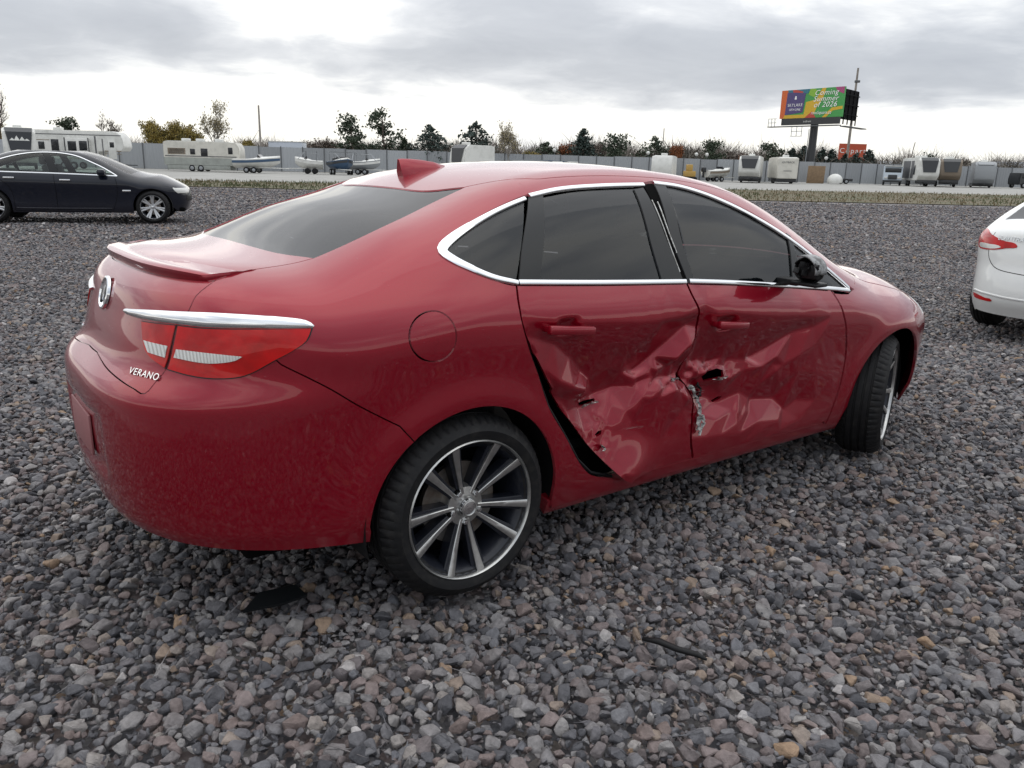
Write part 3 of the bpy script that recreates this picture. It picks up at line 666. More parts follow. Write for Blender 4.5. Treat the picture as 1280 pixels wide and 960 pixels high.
def rail3(x0, x1, n):
    x = np.linspace(x0, x1, n); y = np.interp(x, [RT_C[0], .5, 1.2, 1.6, 1.8, 2.1, 2.42], [RT_C[1], -.565, -.565, -.58, -.60, -.66, -.72])
    return RC.to3('top', np.stack([x, y], 1))
XS = .40
RAIL_A = rail3(RT_C[0], XS, 14); RAIL_B = rail3(XS, 2.42, 90)
dl3 = RC.to3('side', dloc); dsp = np.interp(dl3[:, 0], [-.2, 2.4], [1.21, .945])
up = dl3[dl3[:, 2] > dsp]; up = up[np.argsort(up[:, 0])]                       # upper edge of the daylight opening
upA = up[up[:, 0] < XS]; upB = up[up[:, 0] >= XS]
lowc = dl3[(dl3[:, 2] <= dsp) & (dl3[:, 0] < uC[0][0])]; lowc = lowc[np.argsort(lowc[:, 0])]
CC = RC.to3('side', curve(uQ, .02, False))
split = np.array([RAIL_A[-1]*(1-t)+upB[0]*t for t in np.linspace(0, 1, 7)])
SILL_R = hitY(RC, np.linspace(CC[-1][0], .375, 10), [.235]*10)
jj = int(np.argmin(((ARCH-BSEAM[-1])**2).sum(1)))
q3 = uniq(np.concatenate([DECKSEAM, RWE, RAIL_A, split, upA[::-1], lowc, CC, SILL_R, ARCH[::-1][:len(ARCH)-jj], BSEAM[::-1], LAMPBOT[::-1], LIDSEAM[::-1]]))
qo = to('peri', q3[:-1])
JN = np.concatenate([pts3([(1067, 361.5)]), hitY(RC, [2.36, 2.40], [.955, .970])])      # fender / A pillar joint
a3 = uniq(np.concatenate([RAIL_B, JN[::-1], upB[::-1], split[::-1]]))
ao = to('side', a3[:-1])
fe = to('peri', pts3([(541+30.5*math.cos(t), 420.5+33*math.sin(t)) for t in np.linspace(0, 2*PI, 40)[:-1]]))
quarter = emit('side_body', [pdata(RC, 'peri', qo, holes=[fe], h=.022, keep=to('peri', split)), pdata(RC, 'side', ao, h=.02, keep=to('side', split))], red, 'red')[0]
emit('side_body', [pdata(RC, 'peri', qo, h=.04, keep=to('peri', split)), pdata(RC, 'side', ao, h=.03, keep=to('side', split))], red, 'red', (-1,))
emit('pillar_light_block', [pdata(RC, 'side', ao, h=.06, off=-.022, gap=-.016)], red, 'dark', (1, -1))  # added dark copy of the rails, blocks sky light through far panel seams
panel(RC, 'fuel_flap', 'peri', (fe-fe.mean(0))*.955+fe.mean(0), quarter, 'red', off=.001, h=.02)
# ---- sill
sx = np.linspace(.36, 2.30, 60)
so3 = np.concatenate([hitY(RC, sx, [.27]*60), hitY(RC, sx[::-1], [.205]*60)])
panel(RC, 'sill', 'side', to('side', so3), red, 'red', h=.03, thick=.05, off=-.004, sides=(1, -1))
# ---- trunk lid, deck and rear glass
UM = .45*PI
def ring(z, u, px=None, sg=1):
    px = RC.px if px is None else px; d = np.stack([sg*np.sin(u/.9), np.cos(u/.9), 0*u], 1)
    return RC.hit(np.stack([0*u+px, 0*u, 0*u+z], 1)-d*2, d, 2.0)[0]
def closed(half):
    """symmetric outline from a half run that starts and ends near the centre line"""
    h_ = half[half[:, 0] < UM-.006]; h_ = np.concatenate([[[UM, half[0][1]]], h_, [[UM, half[-1][1]]]])
    r = h_[::-1].copy(); r[:, 0] = 2*UM-r[:, 0]; return np.concatenate([h_, r[1:-1]])
LIP = ring(1.128, np.linspace(to('peri', LIDSEAM[:1])[0][0], UM, 30))
lid = panel(RC, 'trunk_lid', 'peri', closed(to('peri', uniq(np.concatenate([LIP[::-1], LIDSEAM[1:], LIDBOT[1:]])))), red, 'red', h=.024)[0]
RWB = RC.to3('top', curve([(-.49, 0), (-.485, -.2), (-.462, -.4), tuple(RWE[0][:2])], .03, False))
def symtop(P):
    q = uniq(P)[:, :2].copy(); q[0][1] = 0; q[-1][1] = 0; r = q[::-1].copy(); r[:, 1] *= -1; return np.concatenate([q, r[1:-1]])
panel(RC, 'trunk_deck', 'top', symtop(np.concatenate([RWB, DECKSEAM[::-1][1:], LIP[1:]])), lid, 'red', h=.03)
RWT = RC.to3('top', curve([tuple(RWE[-1][:2]), (.13, -.35), (.105, -.15), (.10, 0)], .03, False))
panel(RC, 'rear_window', 'top', symtop(np.concatenate([RWB, RWE[1:], RWT[1:]])), red, 'tint', h=.05, off=-.004, thick=.006)
HD = RC.to3('top', curve([(1.78, rail3(1.78, 1.79, 2)[0][1]), (1.66, -.40), (1.62, -.2), (1.61, 0)], .04, False))
roof = panel(RC, 'roof', 'top', symtop(np.concatenate([RWT[::-1], RAIL_A[1:], RAIL_B[RAIL_B[:, 0] < 1.77], HD])), red, 'red', h=.045)[0]
WB = RC.to3('top', curve([(2.42, -.70), (2.52, -.4), (2.56, -.2), (2.575, 0)], .04, False))
panel(RC, 'windscreen', 'top', symtop(np.concatenate([HD[::-1], RAIL_B[RAIL_B[:, 0] > 1.79][:-1], WB])), red, 'tint', h=.06, off=-.004, thick=.006)
hx = np.linspace(2.44, 3.28, 30); HS = RC.to3('top', np.stack([hx, -np.interp(hx, [2.44, 2.8, 3.1, 3.28], [.735, .74, .71, .60])], 1))
HF = RC.to3('top', curve([(3.30, -.58), (3.40, -.4), (3.45, -.2), (3.46, 0)], .04, False))
panel(RC, 'hood', 'top', symtop(np.concatenate([WB[::-1]+[.01, 0, 0], HS, HF])), red, 'red', h=.04)
# ---- front fender, front bumper, headlights
xs, zs = arch(RC, 2.685, .372, 0, 60); ARF = hitY(RC, xs, zs)
FCUT = RC.to3('side', curve(uF, .02, False)+[.006, 0])
FB = hitY(RC, [3.10, 3.11, 3.12], [.45, .6, .72])
fe3 = uniq(np.concatenate([JN, RAIL_B[-1:], HS[1:23]+[0, -.006, 0], FB[::-1], ARF[::-1][11:], hitY(RC, [2.28, 2.22], [.235, .24]), FCUT[::-1][:-1], pts3([(1042, 366.5), (1052, 367.5), (1062, 367.5)])]))
panel(RC, 'front_fender', 'side', to('side', fe3), red, 'red', h=.022, sides=(1, -1))
fu = np.linspace(to('perif', FB[:1])[0][0], UM, 40)
bf = uniq(np.concatenate([ring(.73, fu, RC.qx, -1)[::-1], FB[::-1][1:], ARF[::-1][:11][::-1], ring(.215, fu, RC.qx, -1)]))
panel(RC, 'front_bumper', 'perif', closed(to('perif', bf)), red, 'red', h=.04)
hl = np.concatenate([ring(.735, fu[:26], RC.qx, -1), ring(.85, fu[4:22], RC.qx, -1)[::-1]])
panel(RC, 'headlight', 'perif', to('perif', hl), red, 'clearlens', h=.03, sides=(1, -1))
# ---- rear bumper
def plate_dent(P, uv):
    y = np.abs(P[:, 1]); z = P[:, 2]; s = lambda t: t*t*(3-2*t)
    a = s(np.clip((.30-y)/.03, 0, 1))*s(np.clip((z-.47)/.03, 0, 1))*s(np.clip((.70-z)/.03, 0, 1)); b = s(np.clip((.36-z)/.05, 0, 1))
    o = np.zeros_like(P); o[:, 0] = a*.012+b*.012; return o
bu = np.linspace(to('peri', ARCH[:1])[0][0]+.01, UM, 50); BB = ring(np.interp(bu, [bu[0], .5, 1.1, UM], [.295, .30, .325, .335]), bu)
bumper = panel(RC, 'rear_bumper', 'peri', closed(to('peri', uniq(np.concatenate([LIDBOT[::-1], LAMPBOT[1:], BSEAM[1:], ARCH[:jj+1][::-1], BB])))), red, 'red', h=.02, thick=.03, disp=plate_dent)[0]
# ---- tail lamps, chrome bars (both sides)
def px_panel(name, pts, m, parent=red, off=.006, thick=.02, h=.03, sides=(1, -1), gap=.0005): return panel(RC, name, 'peri', curve([tuple(u)+tuple(p[2:]) for u, p in zip(RC.pix('peri', [q[:2] for q in pts]), pts)], .02), parent, m, off=off, thick=thick, h=h, sides=sides, gap=gap)
for k_, (outr, clr, par, nm) in enumerate([
    ([(224, 407.5, 1), (257, 411), (320, 412), (389, 411.5, 1), (383, 426), (366, 438.5), (345, 449.5), (307.5, 469), (276, 473), (245, 470.5), (211, 461.5, 1), (216, 445)],
     [(222.5, 436.5, 1), (265, 441.5), (304, 445.5, 1), (296, 450.5), (280, 453.5), (257.5, 454), (219.5, 447, 1)], red, 'tail_light'),
    ([(178.5, 402, 1), (200, 405), (220.5, 407, 1), (212, 445), (207, 460, 1), (189, 446), (182, 434)],
     [(182, 425.5, 1), (211.5, 432.5, 1), (208.5, 447, 1), (187.5, 440.5, 1)], lid, 'lid_light')]):
    c0 = np.mean([q[:2] for q in outr], 0); px_panel('lamp_seal', [(c0[0]+(q[0]-c0[0])*1.025, c0[1]+(q[1]-c0[1])*1.045)+tuple(q[2:]) for q in outr], 'gloss', par, off=.0025)
    ob = px_panel(nm, outr, 'redlens', par)
    for o_, sd in zip(ob, (1, -1)): px_panel('clear_lens', clr, 'clearlens', o_, off=.0085, sides=(sd,))
bar = [(157.5, 385.5, 1), (190, 387.5), (226, 389.5), (289, 392.3), (351, 396.5), (382, 400.5), (393, 407.5), (390, 411), (320, 411), (257.5, 409.8), (223, 406), (190, 401.5), (159, 393, 1)]
bu_ = RC.pix('peri', [q[:2] for q in bar]); tu_, lo_ = bu_[:7], bu_[6:][::-1]; lo_ = np.concatenate([[bu_[-1]], bu_[6:-1][::-1]])
def bar_bulge(P, uv):      # rounded bar, not a flat strip
    hi_ = np.interp(uv[:, 0], *tu_[np.argsort(tu_[:, 0])].T); lw = np.interp(uv[:, 0], *lo_[np.argsort(lo_[:, 0])].T)
    q = np.clip((uv[:, 1]-lw)/np.maximum(hi_-lw, 1e-4), 0, 1); return RC.grad(P)*(.009*(1-(2*q-1)**4))[:, None]
panel(RC, 'chrome_bar', 'peri', curve([tuple(u_)+tuple(p[2:]) for u_, p in zip(bu_, bar)], .02), red, 'chrome', off=.003, thick=.01, h=.008, gap=0, disp=bar_bulge, sides=(1, -1))
# ---- lip spoiler
SP = np.concatenate([LIP[::-1], pts3([(284, 346), (298, 341)])]); SP = SP[np.argsort(SP[:, 1])]; yl = abs(SP[0][1])-.004
yy = np.linspace(-1, 1, 61); vs = []; fs = []; xls = np.interp(-np.abs(yy*yl), SP[:, 1], SP[:, 0])
zfs = RC.to3('top', np.stack([xls+.13, yy*yl], 1))[:, 2]; zds = RC.to3('top', np.stack([xls+.03, yy*yl], 1))[:, 2]
for t, xl, zf, zd in zip(yy, xls, zfs, zds):
    e = 1-.8*abs(t)**9; e2 = 1-.5*abs(t)**14
    for dx, dz_ in ((.115, zf-zd-.005), (.085, (zf-zd)*.7+.003*e), (.045, .009*e+.003), (.012, .016*e+.002), (-.010, .018*e+.001), (-.019, .012*e), (-.016, -.004-.008*e), (.022, -.045)):
        vs.append((xl+.012+dx*(.3+.7*e2), t*yl, zd+dz_))
for i in range(60):
    for k in range(7): fs.append((i*8+k, i*8+k+1, i*8+k+9, i*8+k+8))
fs += [tuple(range(8))[::-1], tuple(480+k for k in range(8))]
mesh('spoiler', vs, fs, lid, 'red', True, 50)
# ---- emblem, letters
def frame_at(px, sgn=1):
    P = pts3([px])[0]; P = P*np.array([1, sgn, 1]); N = RC.grad(P[None])[0]; ex = np.cross([0, 0, 1], N); ex /= np.linalg.norm(ex); return P, N, ex, np.cross(N, ex)
P, N, ex, ey = frame_at((138, 369)); P = RC.hit(np.array([[-2., 0, P[2]]]), np.array([[1., 0, 0]]), 2)[0][0]; N = RC.grad(P[None])[0]; ex = np.array([0, -1., 0]); ey = np.cross(N, ex)
B4 = basis(P+N*.002, ex, ey, N)
vs, fs = lathe_data([(0, .003), (.046, .003), (.048, .006), (.051, .010), (.057, .008), (.059, 0)], 40, 'z')
em = mesh('emblem', vs, fs, lid, 'chrome', True, 50); em.data.transform(B4)
for k in (-1, 0, 1):       # three slanted shields
    a = k*.025; sh = [(-.012, .025), (.012, .025), (.012, -.005), (0, -.027), (-.012, -.005)]
    q = prism('shield', [(x+a+y*.25, y+k*.012-.001) for x, y in sh], .0035, .0075, 'z', em, ('gloss' if k else 'chromedull'), .0015); q.data.transform(B4)
text('model_name', 'VERANO', .031, lid, 'chrome', (lambda f: basis(f[0]+f[1]*.0015, f[2], f[3], f[1]))(frame_at((181, 468))), .0025, 0, 1.12, sx=1.1)
text('maker_name', 'BUICK', .031, lid, 'chrome', (lambda f: basis(f[0]+f[1]*.0015, f[2], f[3], f[1]))(frame_at((178, 467), -1)), .0025, 0, 1.12, sx=1.1)
pl = RC.hit(np.array([[-2., 0, .585]]), np.array([[1., 0, 0]]), 2)[0][0]
box('plate_bracket', (pl[0]+.004, -.155, .515), (pl[0]+.012, .155, .655), bumper, mat('grey plate bracket', (.26, .10, .105), .5), .003)
# ---- shark fin aerial
bm = bmesh.new(); K = []
for t, wd, za, zb_ in ((.222, .028, 1.408, 1.497), (.242, .032, 1.414, 1.499), (.28, .032, 1.424, 1.499), (.33, .028, 1.436, 1.496), (.39, .022, 1.450, 1.489), (.445, .010, 1.460, 1.476)):
    K.append([bm.verts.new(p) for p in ((t+.015, -wd, za-.006), (t, -wd*.75, za+(zb_-za)*.45), (t-.004, -wd*.25, zb_-.004), (t-.006, 0, zb_), (t-.004, wd*.25, zb_-.004), (t, wd*.75, za+(zb_-za)*.45), (t+.015, wd, za-.006))])
for a, b in zip(K[:-1], K[1:]):
    for k in range(6): bm.faces.new((a[k], a[k+1], b[k+1], b[k]))
bm.faces.new(K[0]); bm.faces.new(K[-1][::-1]); bmesh.ops.recalc_face_normals(bm, faces=bm.faces)
fin = bmobj('aerial_fin', bm, roof, 'red', 50)
box('fin_base', (.235, -.036, 1.405), (.43, .036, 1.416), fin, 'red', .004, Matrix.Translation((0, 0, 0)) @ Matrix.Shear('XY', 4, (0, 0)))
# ---- handles, mirror, torn metal on the crushed doors
def on_door(px, out_=0.0):
    uv = RC.pix('side', [px]); P = RC.to3('side', uv); return (P+dent(P, uv))[0]+np.array([0, -out_, 0])
def handle(pa, pb, parent, nm='door_handle', out_=.030):
    A, B = on_door(pa), on_door(pb); y = min(A[1], B[1])-out_; A = Vector((A[0], y, A[2])); B = Vector((B[0], y, B[2]))
    d = (B-A).normalized(); up_ = Vector((0, -d.z, d.y)).normalized(); up_ = (Vector((0, 0, 1))-d*d.z).normalized(); n = d.cross(up_)
    bm = bmesh.new(); addbox(bm, (-.004, -.018, -.016), ((B-A).length+.004, .012, .016), .009, basis(A, d, n*-1, up_))
    for s_ in (0, 1): addbox(bm, (s_*((B-A).length-.03), 0, -.011), (s_*((B-A).length-.03)+.03, .05, .011), .004, basis(A, d, n*-1 if n.y < 0 else n, up_))
    return bmobj(nm, bm, parent, 'red', 40)
handle((682, 411), (736, 411.5), rdoor); handle((898, 405), (932, 405.5), fdoor, out_=.026)
def ptY(px, y): d = pxdir(*px); return Vector(CAM+d*((y-CAM[1])/d[1]))
mc = ptY((1012, 338), -.985)
mir = link('wing_mirror', None, fdoor)
bm = bmesh.new(); bmesh.ops.create_uvsphere(bm, u_segments=24, v_segments=14, radius=1)
bmesh.ops.delete(bm, geom=[v for v in bm.verts if v.co.x < -.25], context='VERTS')
for v in bm.verts: v.co = Vector((v.co.x*.06, v.co.y*.072*(1+.1*v.co.z), v.co.z*.060*(1-.15*v.co.y)))+mc+Vector((.012, .012, .0))
q = bmobj('mirror_shell', bm, mir, 'black', 60); sm = q.modifiers.new('s', 'SOLIDIFY'); sm.thickness = .006
# the broken cap: a grey curved band left over the top edge
vs = []; fs = []
for i in range(13):
    t = -.2+2.1*i/12; c_, s_ = math.cos(t), math.sin(t)
    for dx in (-.05, -.02, .01, .03): vs.append(mc+Vector((dx+.0, -.078*c_*(1 if dx > -.03 else .97)+.012, .066*s_)))
for i in range(12):
    for k in range(3): fs.append((i*4+k, i*4+k+1, i*4+k+5, i*4+k+4))
q = mesh('mirror_cap_band', vs, fs, mir, mat('scuffed grey mirror cap', (.28, .285, .29), .45, noise=(30, (.06, .06, .06), .4, .6)), True, 50); sm = q.modifiers.new('s', 'SOLIDIFY'); sm.thickness = .005
bm = bmesh.new(); random.seed(3); addbox(bm, (-.03, -.05, -.035), (.03, .05, .03), .012, Matrix.Translation(mc+Vector((.01, 0, -.002))))
for k in range(9):
    a = Vector((random.uniform(-.045, -.015), random.uniform(-.06, .05), random.uniform(-.035, .035))); addbox(bm, (-.012, -.012, -.005), (.012, .012, .005), .002, Matrix.Translation(mc+a) @ Matrix.Rotation(random.uniform(0, 3), 4, 'Y') @ Matrix.Rotation(random.uniform(0, 3), 4, 'X'))
bmobj('mirror_motor', bm, mir, 'black', 40)
bm = bmesh.new(); addbox(bm, (-.04, -.055, -.018), (.05, .08, .0), .008, Matrix.Translation(mc+Vector((.02, 0, -.052)))); addbox(bm, (-.03, .05, -.02), (.05, .19, .008), .006, Matrix.Translation(mc+Vector((.02, 0, -.055))))
bmobj('mirror_base', bm, mir, 'black', 40)
def jag(name, pts, wid, seed, parent, m, out_=.012):
    """a torn, twisted edge of sheet metal along picture points"""
    r = random.Random(seed); P = c3([on_door(p, out_) for p in pts], .012); vs = []; fs = []
    for i, p in enumerate(P):
        w1 = wid*(.35+r.random()); w2 = wid*(.35+r.random()); tw = r.uniform(-.9, .9)
        vs += [p+np.array([-w1, r.uniform(-.012, .004), w1*tw*.6]), p+np.array([0, -.010+r.uniform(-.006, .006), r.uniform(-.004, .004)]), p+np.array([w2, r.uniform(-.008, .012), -w2*tw*.6])]
    for i in range(len(P)-1):
        for k in (0, 1): fs.append((i*3+k, i*3+k+1, i*3+k+4, i*3+k+3))
    o = mesh(name, vs, fs, parent, m); s_ = o.modifiers.new('s', 'SOLIDIFY'); s_.thickness = .002; return o
jag('torn_edge', [(874, 482), (882, 496), (884, 512), (879, 526), (874, 538)], .011, 1, fdoor, 'primer')
jag('torn_edge', [(886, 482), (890, 490), (884, 500)], .014, 2, fdoor, 'black')
jag('torn_strip', [(880, 519), (884, 527), (879, 535), (874, 543)], .014, 4, fdoor, 'primer', .016)
jag('torn_edge', [(901, 475), (908, 473), (916, 471)], .006, 5, fdoor, 'rawmetal')
jag('torn_edge', [(742, 511), (752, 508), (764, 504)], .004, 6, rdoor, 'rawmetal')
jag('torn_edge', [(754, 556), (758, 560), (755, 563)], .008, 7, rdoor, 'rawmetal')
jag('torn_edge', [(850, 476), (858, 474), (864, 476)], .006, 8, rdoor, 'primer', .004)
# loose seal in the sprung gap and the chassis behind it
tube('door_seal', [RC.to3('side', [u])[0]+np.array([.012, .03, 0]) for u in uQ[2:]], .007, quarter, 'black', 6)
# ---- inner shell behind the gaps, wheel liners, floor, cabin
class _Off:
    pass
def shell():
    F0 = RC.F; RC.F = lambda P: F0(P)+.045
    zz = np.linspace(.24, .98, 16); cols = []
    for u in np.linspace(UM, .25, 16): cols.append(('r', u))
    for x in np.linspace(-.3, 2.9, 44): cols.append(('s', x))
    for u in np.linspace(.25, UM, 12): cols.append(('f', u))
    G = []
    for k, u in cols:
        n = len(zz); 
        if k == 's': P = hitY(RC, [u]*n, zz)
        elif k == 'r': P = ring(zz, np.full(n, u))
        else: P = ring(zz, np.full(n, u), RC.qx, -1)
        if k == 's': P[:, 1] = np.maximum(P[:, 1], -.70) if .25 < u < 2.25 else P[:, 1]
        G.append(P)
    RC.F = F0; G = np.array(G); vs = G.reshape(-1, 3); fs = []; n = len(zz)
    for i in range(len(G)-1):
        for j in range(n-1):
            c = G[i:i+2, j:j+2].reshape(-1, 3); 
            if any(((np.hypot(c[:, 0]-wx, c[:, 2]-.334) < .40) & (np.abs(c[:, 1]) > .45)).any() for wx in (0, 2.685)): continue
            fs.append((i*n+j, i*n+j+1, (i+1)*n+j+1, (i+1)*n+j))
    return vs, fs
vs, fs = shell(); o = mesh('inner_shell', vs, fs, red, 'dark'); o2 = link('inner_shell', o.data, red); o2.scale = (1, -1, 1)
for wx in (0, 2.685):
    for sd in (-1, 1):
        ln = lathe('wheel_liner', [(.0, -.58*1), (.392, -.58), (.392, -.855 if wx == 0 else -.74)], red, 'black', 24, arc=(-.25, PI+.25)); ln.location = (wx, 0, .334); ln.scale = (1, -sd, 1)
box('floor_pan', (-.70, -.62, .225), (3.25, .62, .31), red, 'dark', .02)
box('cabin_floor', (-.3, -.78, .42), (2.4, .78, .46), red, 'dark')
def seat(name, x, y, w, dz=0):
    bm = bmesh.new(); addbox(bm, (x-.05, y-w/2, .46), (x+.50, y+w/2, .66), .06)
    addbox(bm, (-.08, -w/2, 0), (.08, w/2, .62), .06, Matrix.Translation((x-.05, y, .60+dz)) @ Matrix.Rotation(-.32, 4, 'Y'))
    bmobj(name, bm, red, 'seat', 40)
    if w < .8: box('headrest', (x-.36, y-.13, 1.20+dz), (x-.26, y+.13, 1.38+dz), red, 'seat', .04)
seat('front_seat', 1.25, -.38, .52); seat('front_seat', 1.25, .38, .52); seat('rear_seat', .30, 0, 1.3)
for y_ in (-.36, .36): box('headrest', (-.10, y_-.13, 1.16), (-.01, y_+.13, 1.30), red, 'seat', .04)
box('dashboard', (1.85, -.72, .70), (2.35, .72, 1.0), red, 'black', .06)
# ---- wheels
make_wheel('wheel', red, -1, (0, -.779, .334), .334, .246)
make_wheel('wheel', red, -1, (2.685, -.765, .334), .334, .246, steer=math.radians(23))
make_wheel('wheel', red, 1, (0, .779, .334), .334, .246); make_wheel('wheel', red, 1, (2.685, .765, .334), .334, .246, steer=math.radians(23))

# ---- headliner and rear shelf: dark sheets added to block sky light through panel slits
hlx = np.concatenate([[[-.02, 0]], np.stack([np.linspace(.05, 1.9, 30), -np.interp(np.linspace(.05, 1.9, 30), [.05, .3, 1.5, 1.9], [.50, .60, .60, .62])], 1), [[1.80, 0]]]); r_ = hlx[::-1].copy(); r_[:, 1] *= -1
panel(RC, 'headliner_light_block', 'top', np.concatenate([hlx, r_[1:-1]]), red, 'dark', h=.08, off=-.045, gap=0, thick=.01)
box('rear_shelf', (-.62, -.62, 1.02), (-.02, .62, 1.05), red, 'dark')

# ------------------------------------------------------------------ ground: gravel lot, far lane, verge
def gravel_mat(name, inst):
    m = bpy.data.materials.new(name); m.use_nodes = True; t = m.node_tree; b = t.nodes['Principled BSDF']; L = t.links.new
    def N(k, **kw):
        n = t.nodes.new(k)
        for a, c in kw.items(): setattr(n, a, c)
        return n
    r = N('ShaderNodeValToRGB'); r.color_ramp.interpolation = 'LINEAR'; e = r.color_ramp.elements
    cols = [(0, (.060, .062, .069)), (.13, (.115, .117, .126)), (.30, (.170, .169, .176)), (.45, (.225, .219, .216)), (.53, (.138, .124, .124)), (.63, (.225, .190, .182)), (.71, (.180, .146, .134)), (.78, (.138, .144, .158)), (.90, (.27, .262, .252)), (.955, (.25, .20, .16)), (.972, (.30, .21, .135)), (.982, (.30, .29, .28)), (1, (.46, .45, .44))]
    cols = [(p, (c[0]*.955, c[1]*.93, c[2]*.94)) for p, c in cols]      # a slightly warm, purplish stone
    while len(e) < len(cols): e.new(.5)
    for q, (p, c) in zip(e, cols): q.position = p; q.color = (*c, 1)
    g = N('ShaderNodeNewGeometry'); co = N('ShaderNodeTexCoord')
    if inst:
        oi = N('ShaderNodeObjectInfo'); L(oi.outputs['Random'], r.inputs[0]); base = r.outputs[0]; vec = co.outputs['Object']; sc = 3.0
    else:
        v = N('ShaderNodeTexVoronoi'); v.inputs['Scale'].default_value = 26; L(g.outputs['Position'], v.inputs['Vector'])
        s = N('ShaderNodeSeparateColor'); L(v.outputs['Color'], s.inputs[0]); L(s.outputs[0], r.inputs[0])
        w = N('ShaderNodeTexNoise'); w.inputs['Scale'].default_value = .35; w.inputs['Detail'].default_value = 5; L(g.outputs['Position'], w.inputs['Vector'])
        mr = N('ShaderNodeMapRange'); L(w.outputs[0], mr.inputs[0]); mr.inputs[1].default_value = .3; mr.inputs[2].default_value = .7; mr.inputs[3].default_value = .72; mr.inputs[4].default_value = 1.05
        vm = N('ShaderNodeVectorMath', operation='SCALE'); L(r.outputs[0], vm.inputs[0]); L(mr.outputs[0], vm.inputs['Scale']); base = vm.outputs[0]; vec = g.outputs['Position']; sc = 60
    n = N('ShaderNodeTexNoise'); n.inputs['Scale'].default_value = sc; n.inputs['Detail'].default_value = 5; n.inputs['Roughness'].default_value = .65; L(vec, n.inputs['Vector'])
    mx = N('ShaderNodeMix', data_type='RGBA', blend_type='MULTIPLY'); mx.inputs[0].default_value = .8
    mr2 = N('ShaderNodeMapRange'); L(n.outputs[0], mr2.inputs[0]); mr2.inputs[1].default_value = .25; mr2.inputs[2].default_value = .75; mr2.inputs[3].default_value = .55; mr2.inputs[4].default_value = 1.4
    cc = N('ShaderNodeCombineColor')
    for i in range(3): L(mr2.outputs[0], cc.inputs[i])
    L(base, mx.inputs[6]); L(cc.outputs[0], mx.inputs[7]); L(mx.outputs[2], b.inputs['Base Color'])
    b.inputs['Roughness'].default_value = .6; b.inputs['Specular IOR Level'].default_value = .16
    bp = N('ShaderNodeBump'); bp.inputs['Strength'].default_value = .35 if inst else .9
    if inst: bp.inputs['Distance'].default_value = .05; L(n.outputs[0], bp.inputs['Height'])
    else: bp.inputs['Distance'].default_value = .02; L(v.outputs['Distance'], bp.inputs['Height']); bp.invert = True
    L(bp.outputs[0], b.inputs['Normal'])
    return m
MT['gravel'] = gravel_mat('gravel seen from afar', False); MT['stone'] = gravel_mat('crushed stone', True)
HZ = np.array([math.cos(YAW), math.sin(YAW)]); HR = np.array([math.sin(YAW), -math.cos(YAW)])     # ahead / right on the ground
def gp(ahead, right, z=0): p = CAM[:2]+HZ*ahead+HR*right; return (p[0], p[1], z)
ground = structure(mesh('gravel_lot', [gp(-60, -140, -.07), gp(-60, 160, -.07), gp(700, 700, -.07), gp(700, -700, -.07)], [(0, 1, 2, 3)], None, 'gravel'))
IM_ = YAW-PI/2
# crushed stones -----------------------------------------------------
def stone_mesh(k):
    r = np.random.default_rng(100+k); p = r.normal(size=(13, 3)); p /= np.linalg.norm(p, axis=1, keepdims=True)
    p *= r.uniform(.82, 1.05, (13, 1)); p *= np.array([1, r.uniform(.62, .92), r.uniform(.45, .75)])*.5
    bm = bmesh.new()
    for q in p: bm.verts.new(q)
    res = bmesh.ops.convex_hull(bm, input=bm.verts)
    bmesh.ops.delete(bm, geom=[v for v in bm.verts if not v.link_faces], context='VERTS')
    bmesh.ops.bevel(bm, geom=list(bm.edges), offset=.035, segments=1, affect='EDGES')
    me = bpy.data.meshes.new('stone'); bm.to_mesh(me); bm.free(); me.materials.append(MT['stone']); return me
STM = [stone_mesh(k) for k in range(14)]
def lump(x, y): return .022*np.sin(x*1.7+.6*np.sin(y*1.3))*np.sin(y*1.9+.8)+.012*np.sin(x*4.1+1)*np.sin(y*3.7+2)
def scatter(a0, a1, half, sp, smin, smax, zoff, seed):
    r = np.random.default_rng(seed); A, B = np.meshgrid(np.arange(a0, a1, sp*.87), np.arange(-1, 1, sp/half(a1)))
    A = A.ravel(); B = B.ravel(); A = A+r.uniform(-.42, .42, len(A))*sp; Rr = B*half(a1)+r.uniform(-.42, .42, len(A))*sp+(np.round(A/sp) % 2)*sp/2
    ok = np.abs(Rr) < half(A); A, Rr = A[ok], Rr[ok]; n = len(A)
    x = CAM[0]+HZ[0]*A+HR[0]*Rr; y = CAM[1]+HZ[1]*A+HR[1]*Rr
    s = smin*(.75+.4*r.random(n))+(smax-smin)*r.random(n)**2.6
    return np.stack([x, y, zoff+lump(x, y)+r.uniform(-.006, .008, n)+s*.10], 1), s, r.uniform(-.5, .5, (n, 3))+np.stack([np.zeros(n), np.zeros(n), r.uniform(0, 6.28, n)], 1), r.integers(0, 14, n)
hf = lambda a: 1.6+.85*np.maximum(a, 0)
SC = [scatter(.6, 7.5, hf, .035, .034, .090, -.022, 1), scatter(.6, 7.0, hf, .030, .020, .040, -.030, 2), scatter(7.5, 14, hf, .050, .045, .085, -.028, 3), scatter(14, 24, hf, .09, .06, .12, -.034, 4), scatter(24, 42, hf, .20, .09, .16, -.044, 5)]
SP_, SS_, SR_, SI_ = [np.concatenate([s[i] for s in SC]) for i in range(4)]
# tyres press the stones down
for wx, wy in ((0, -.79), (2.685, -.77), (0, .79), (2.685, .77)):
    d = np.hypot(SP_[:, 0]-wx, SP_[:, 1]-wy); SP_[:, 2] -= .024*np.clip(1-(d/.5)**2, 0, 1)+np.where(d < .13, .03, 0)
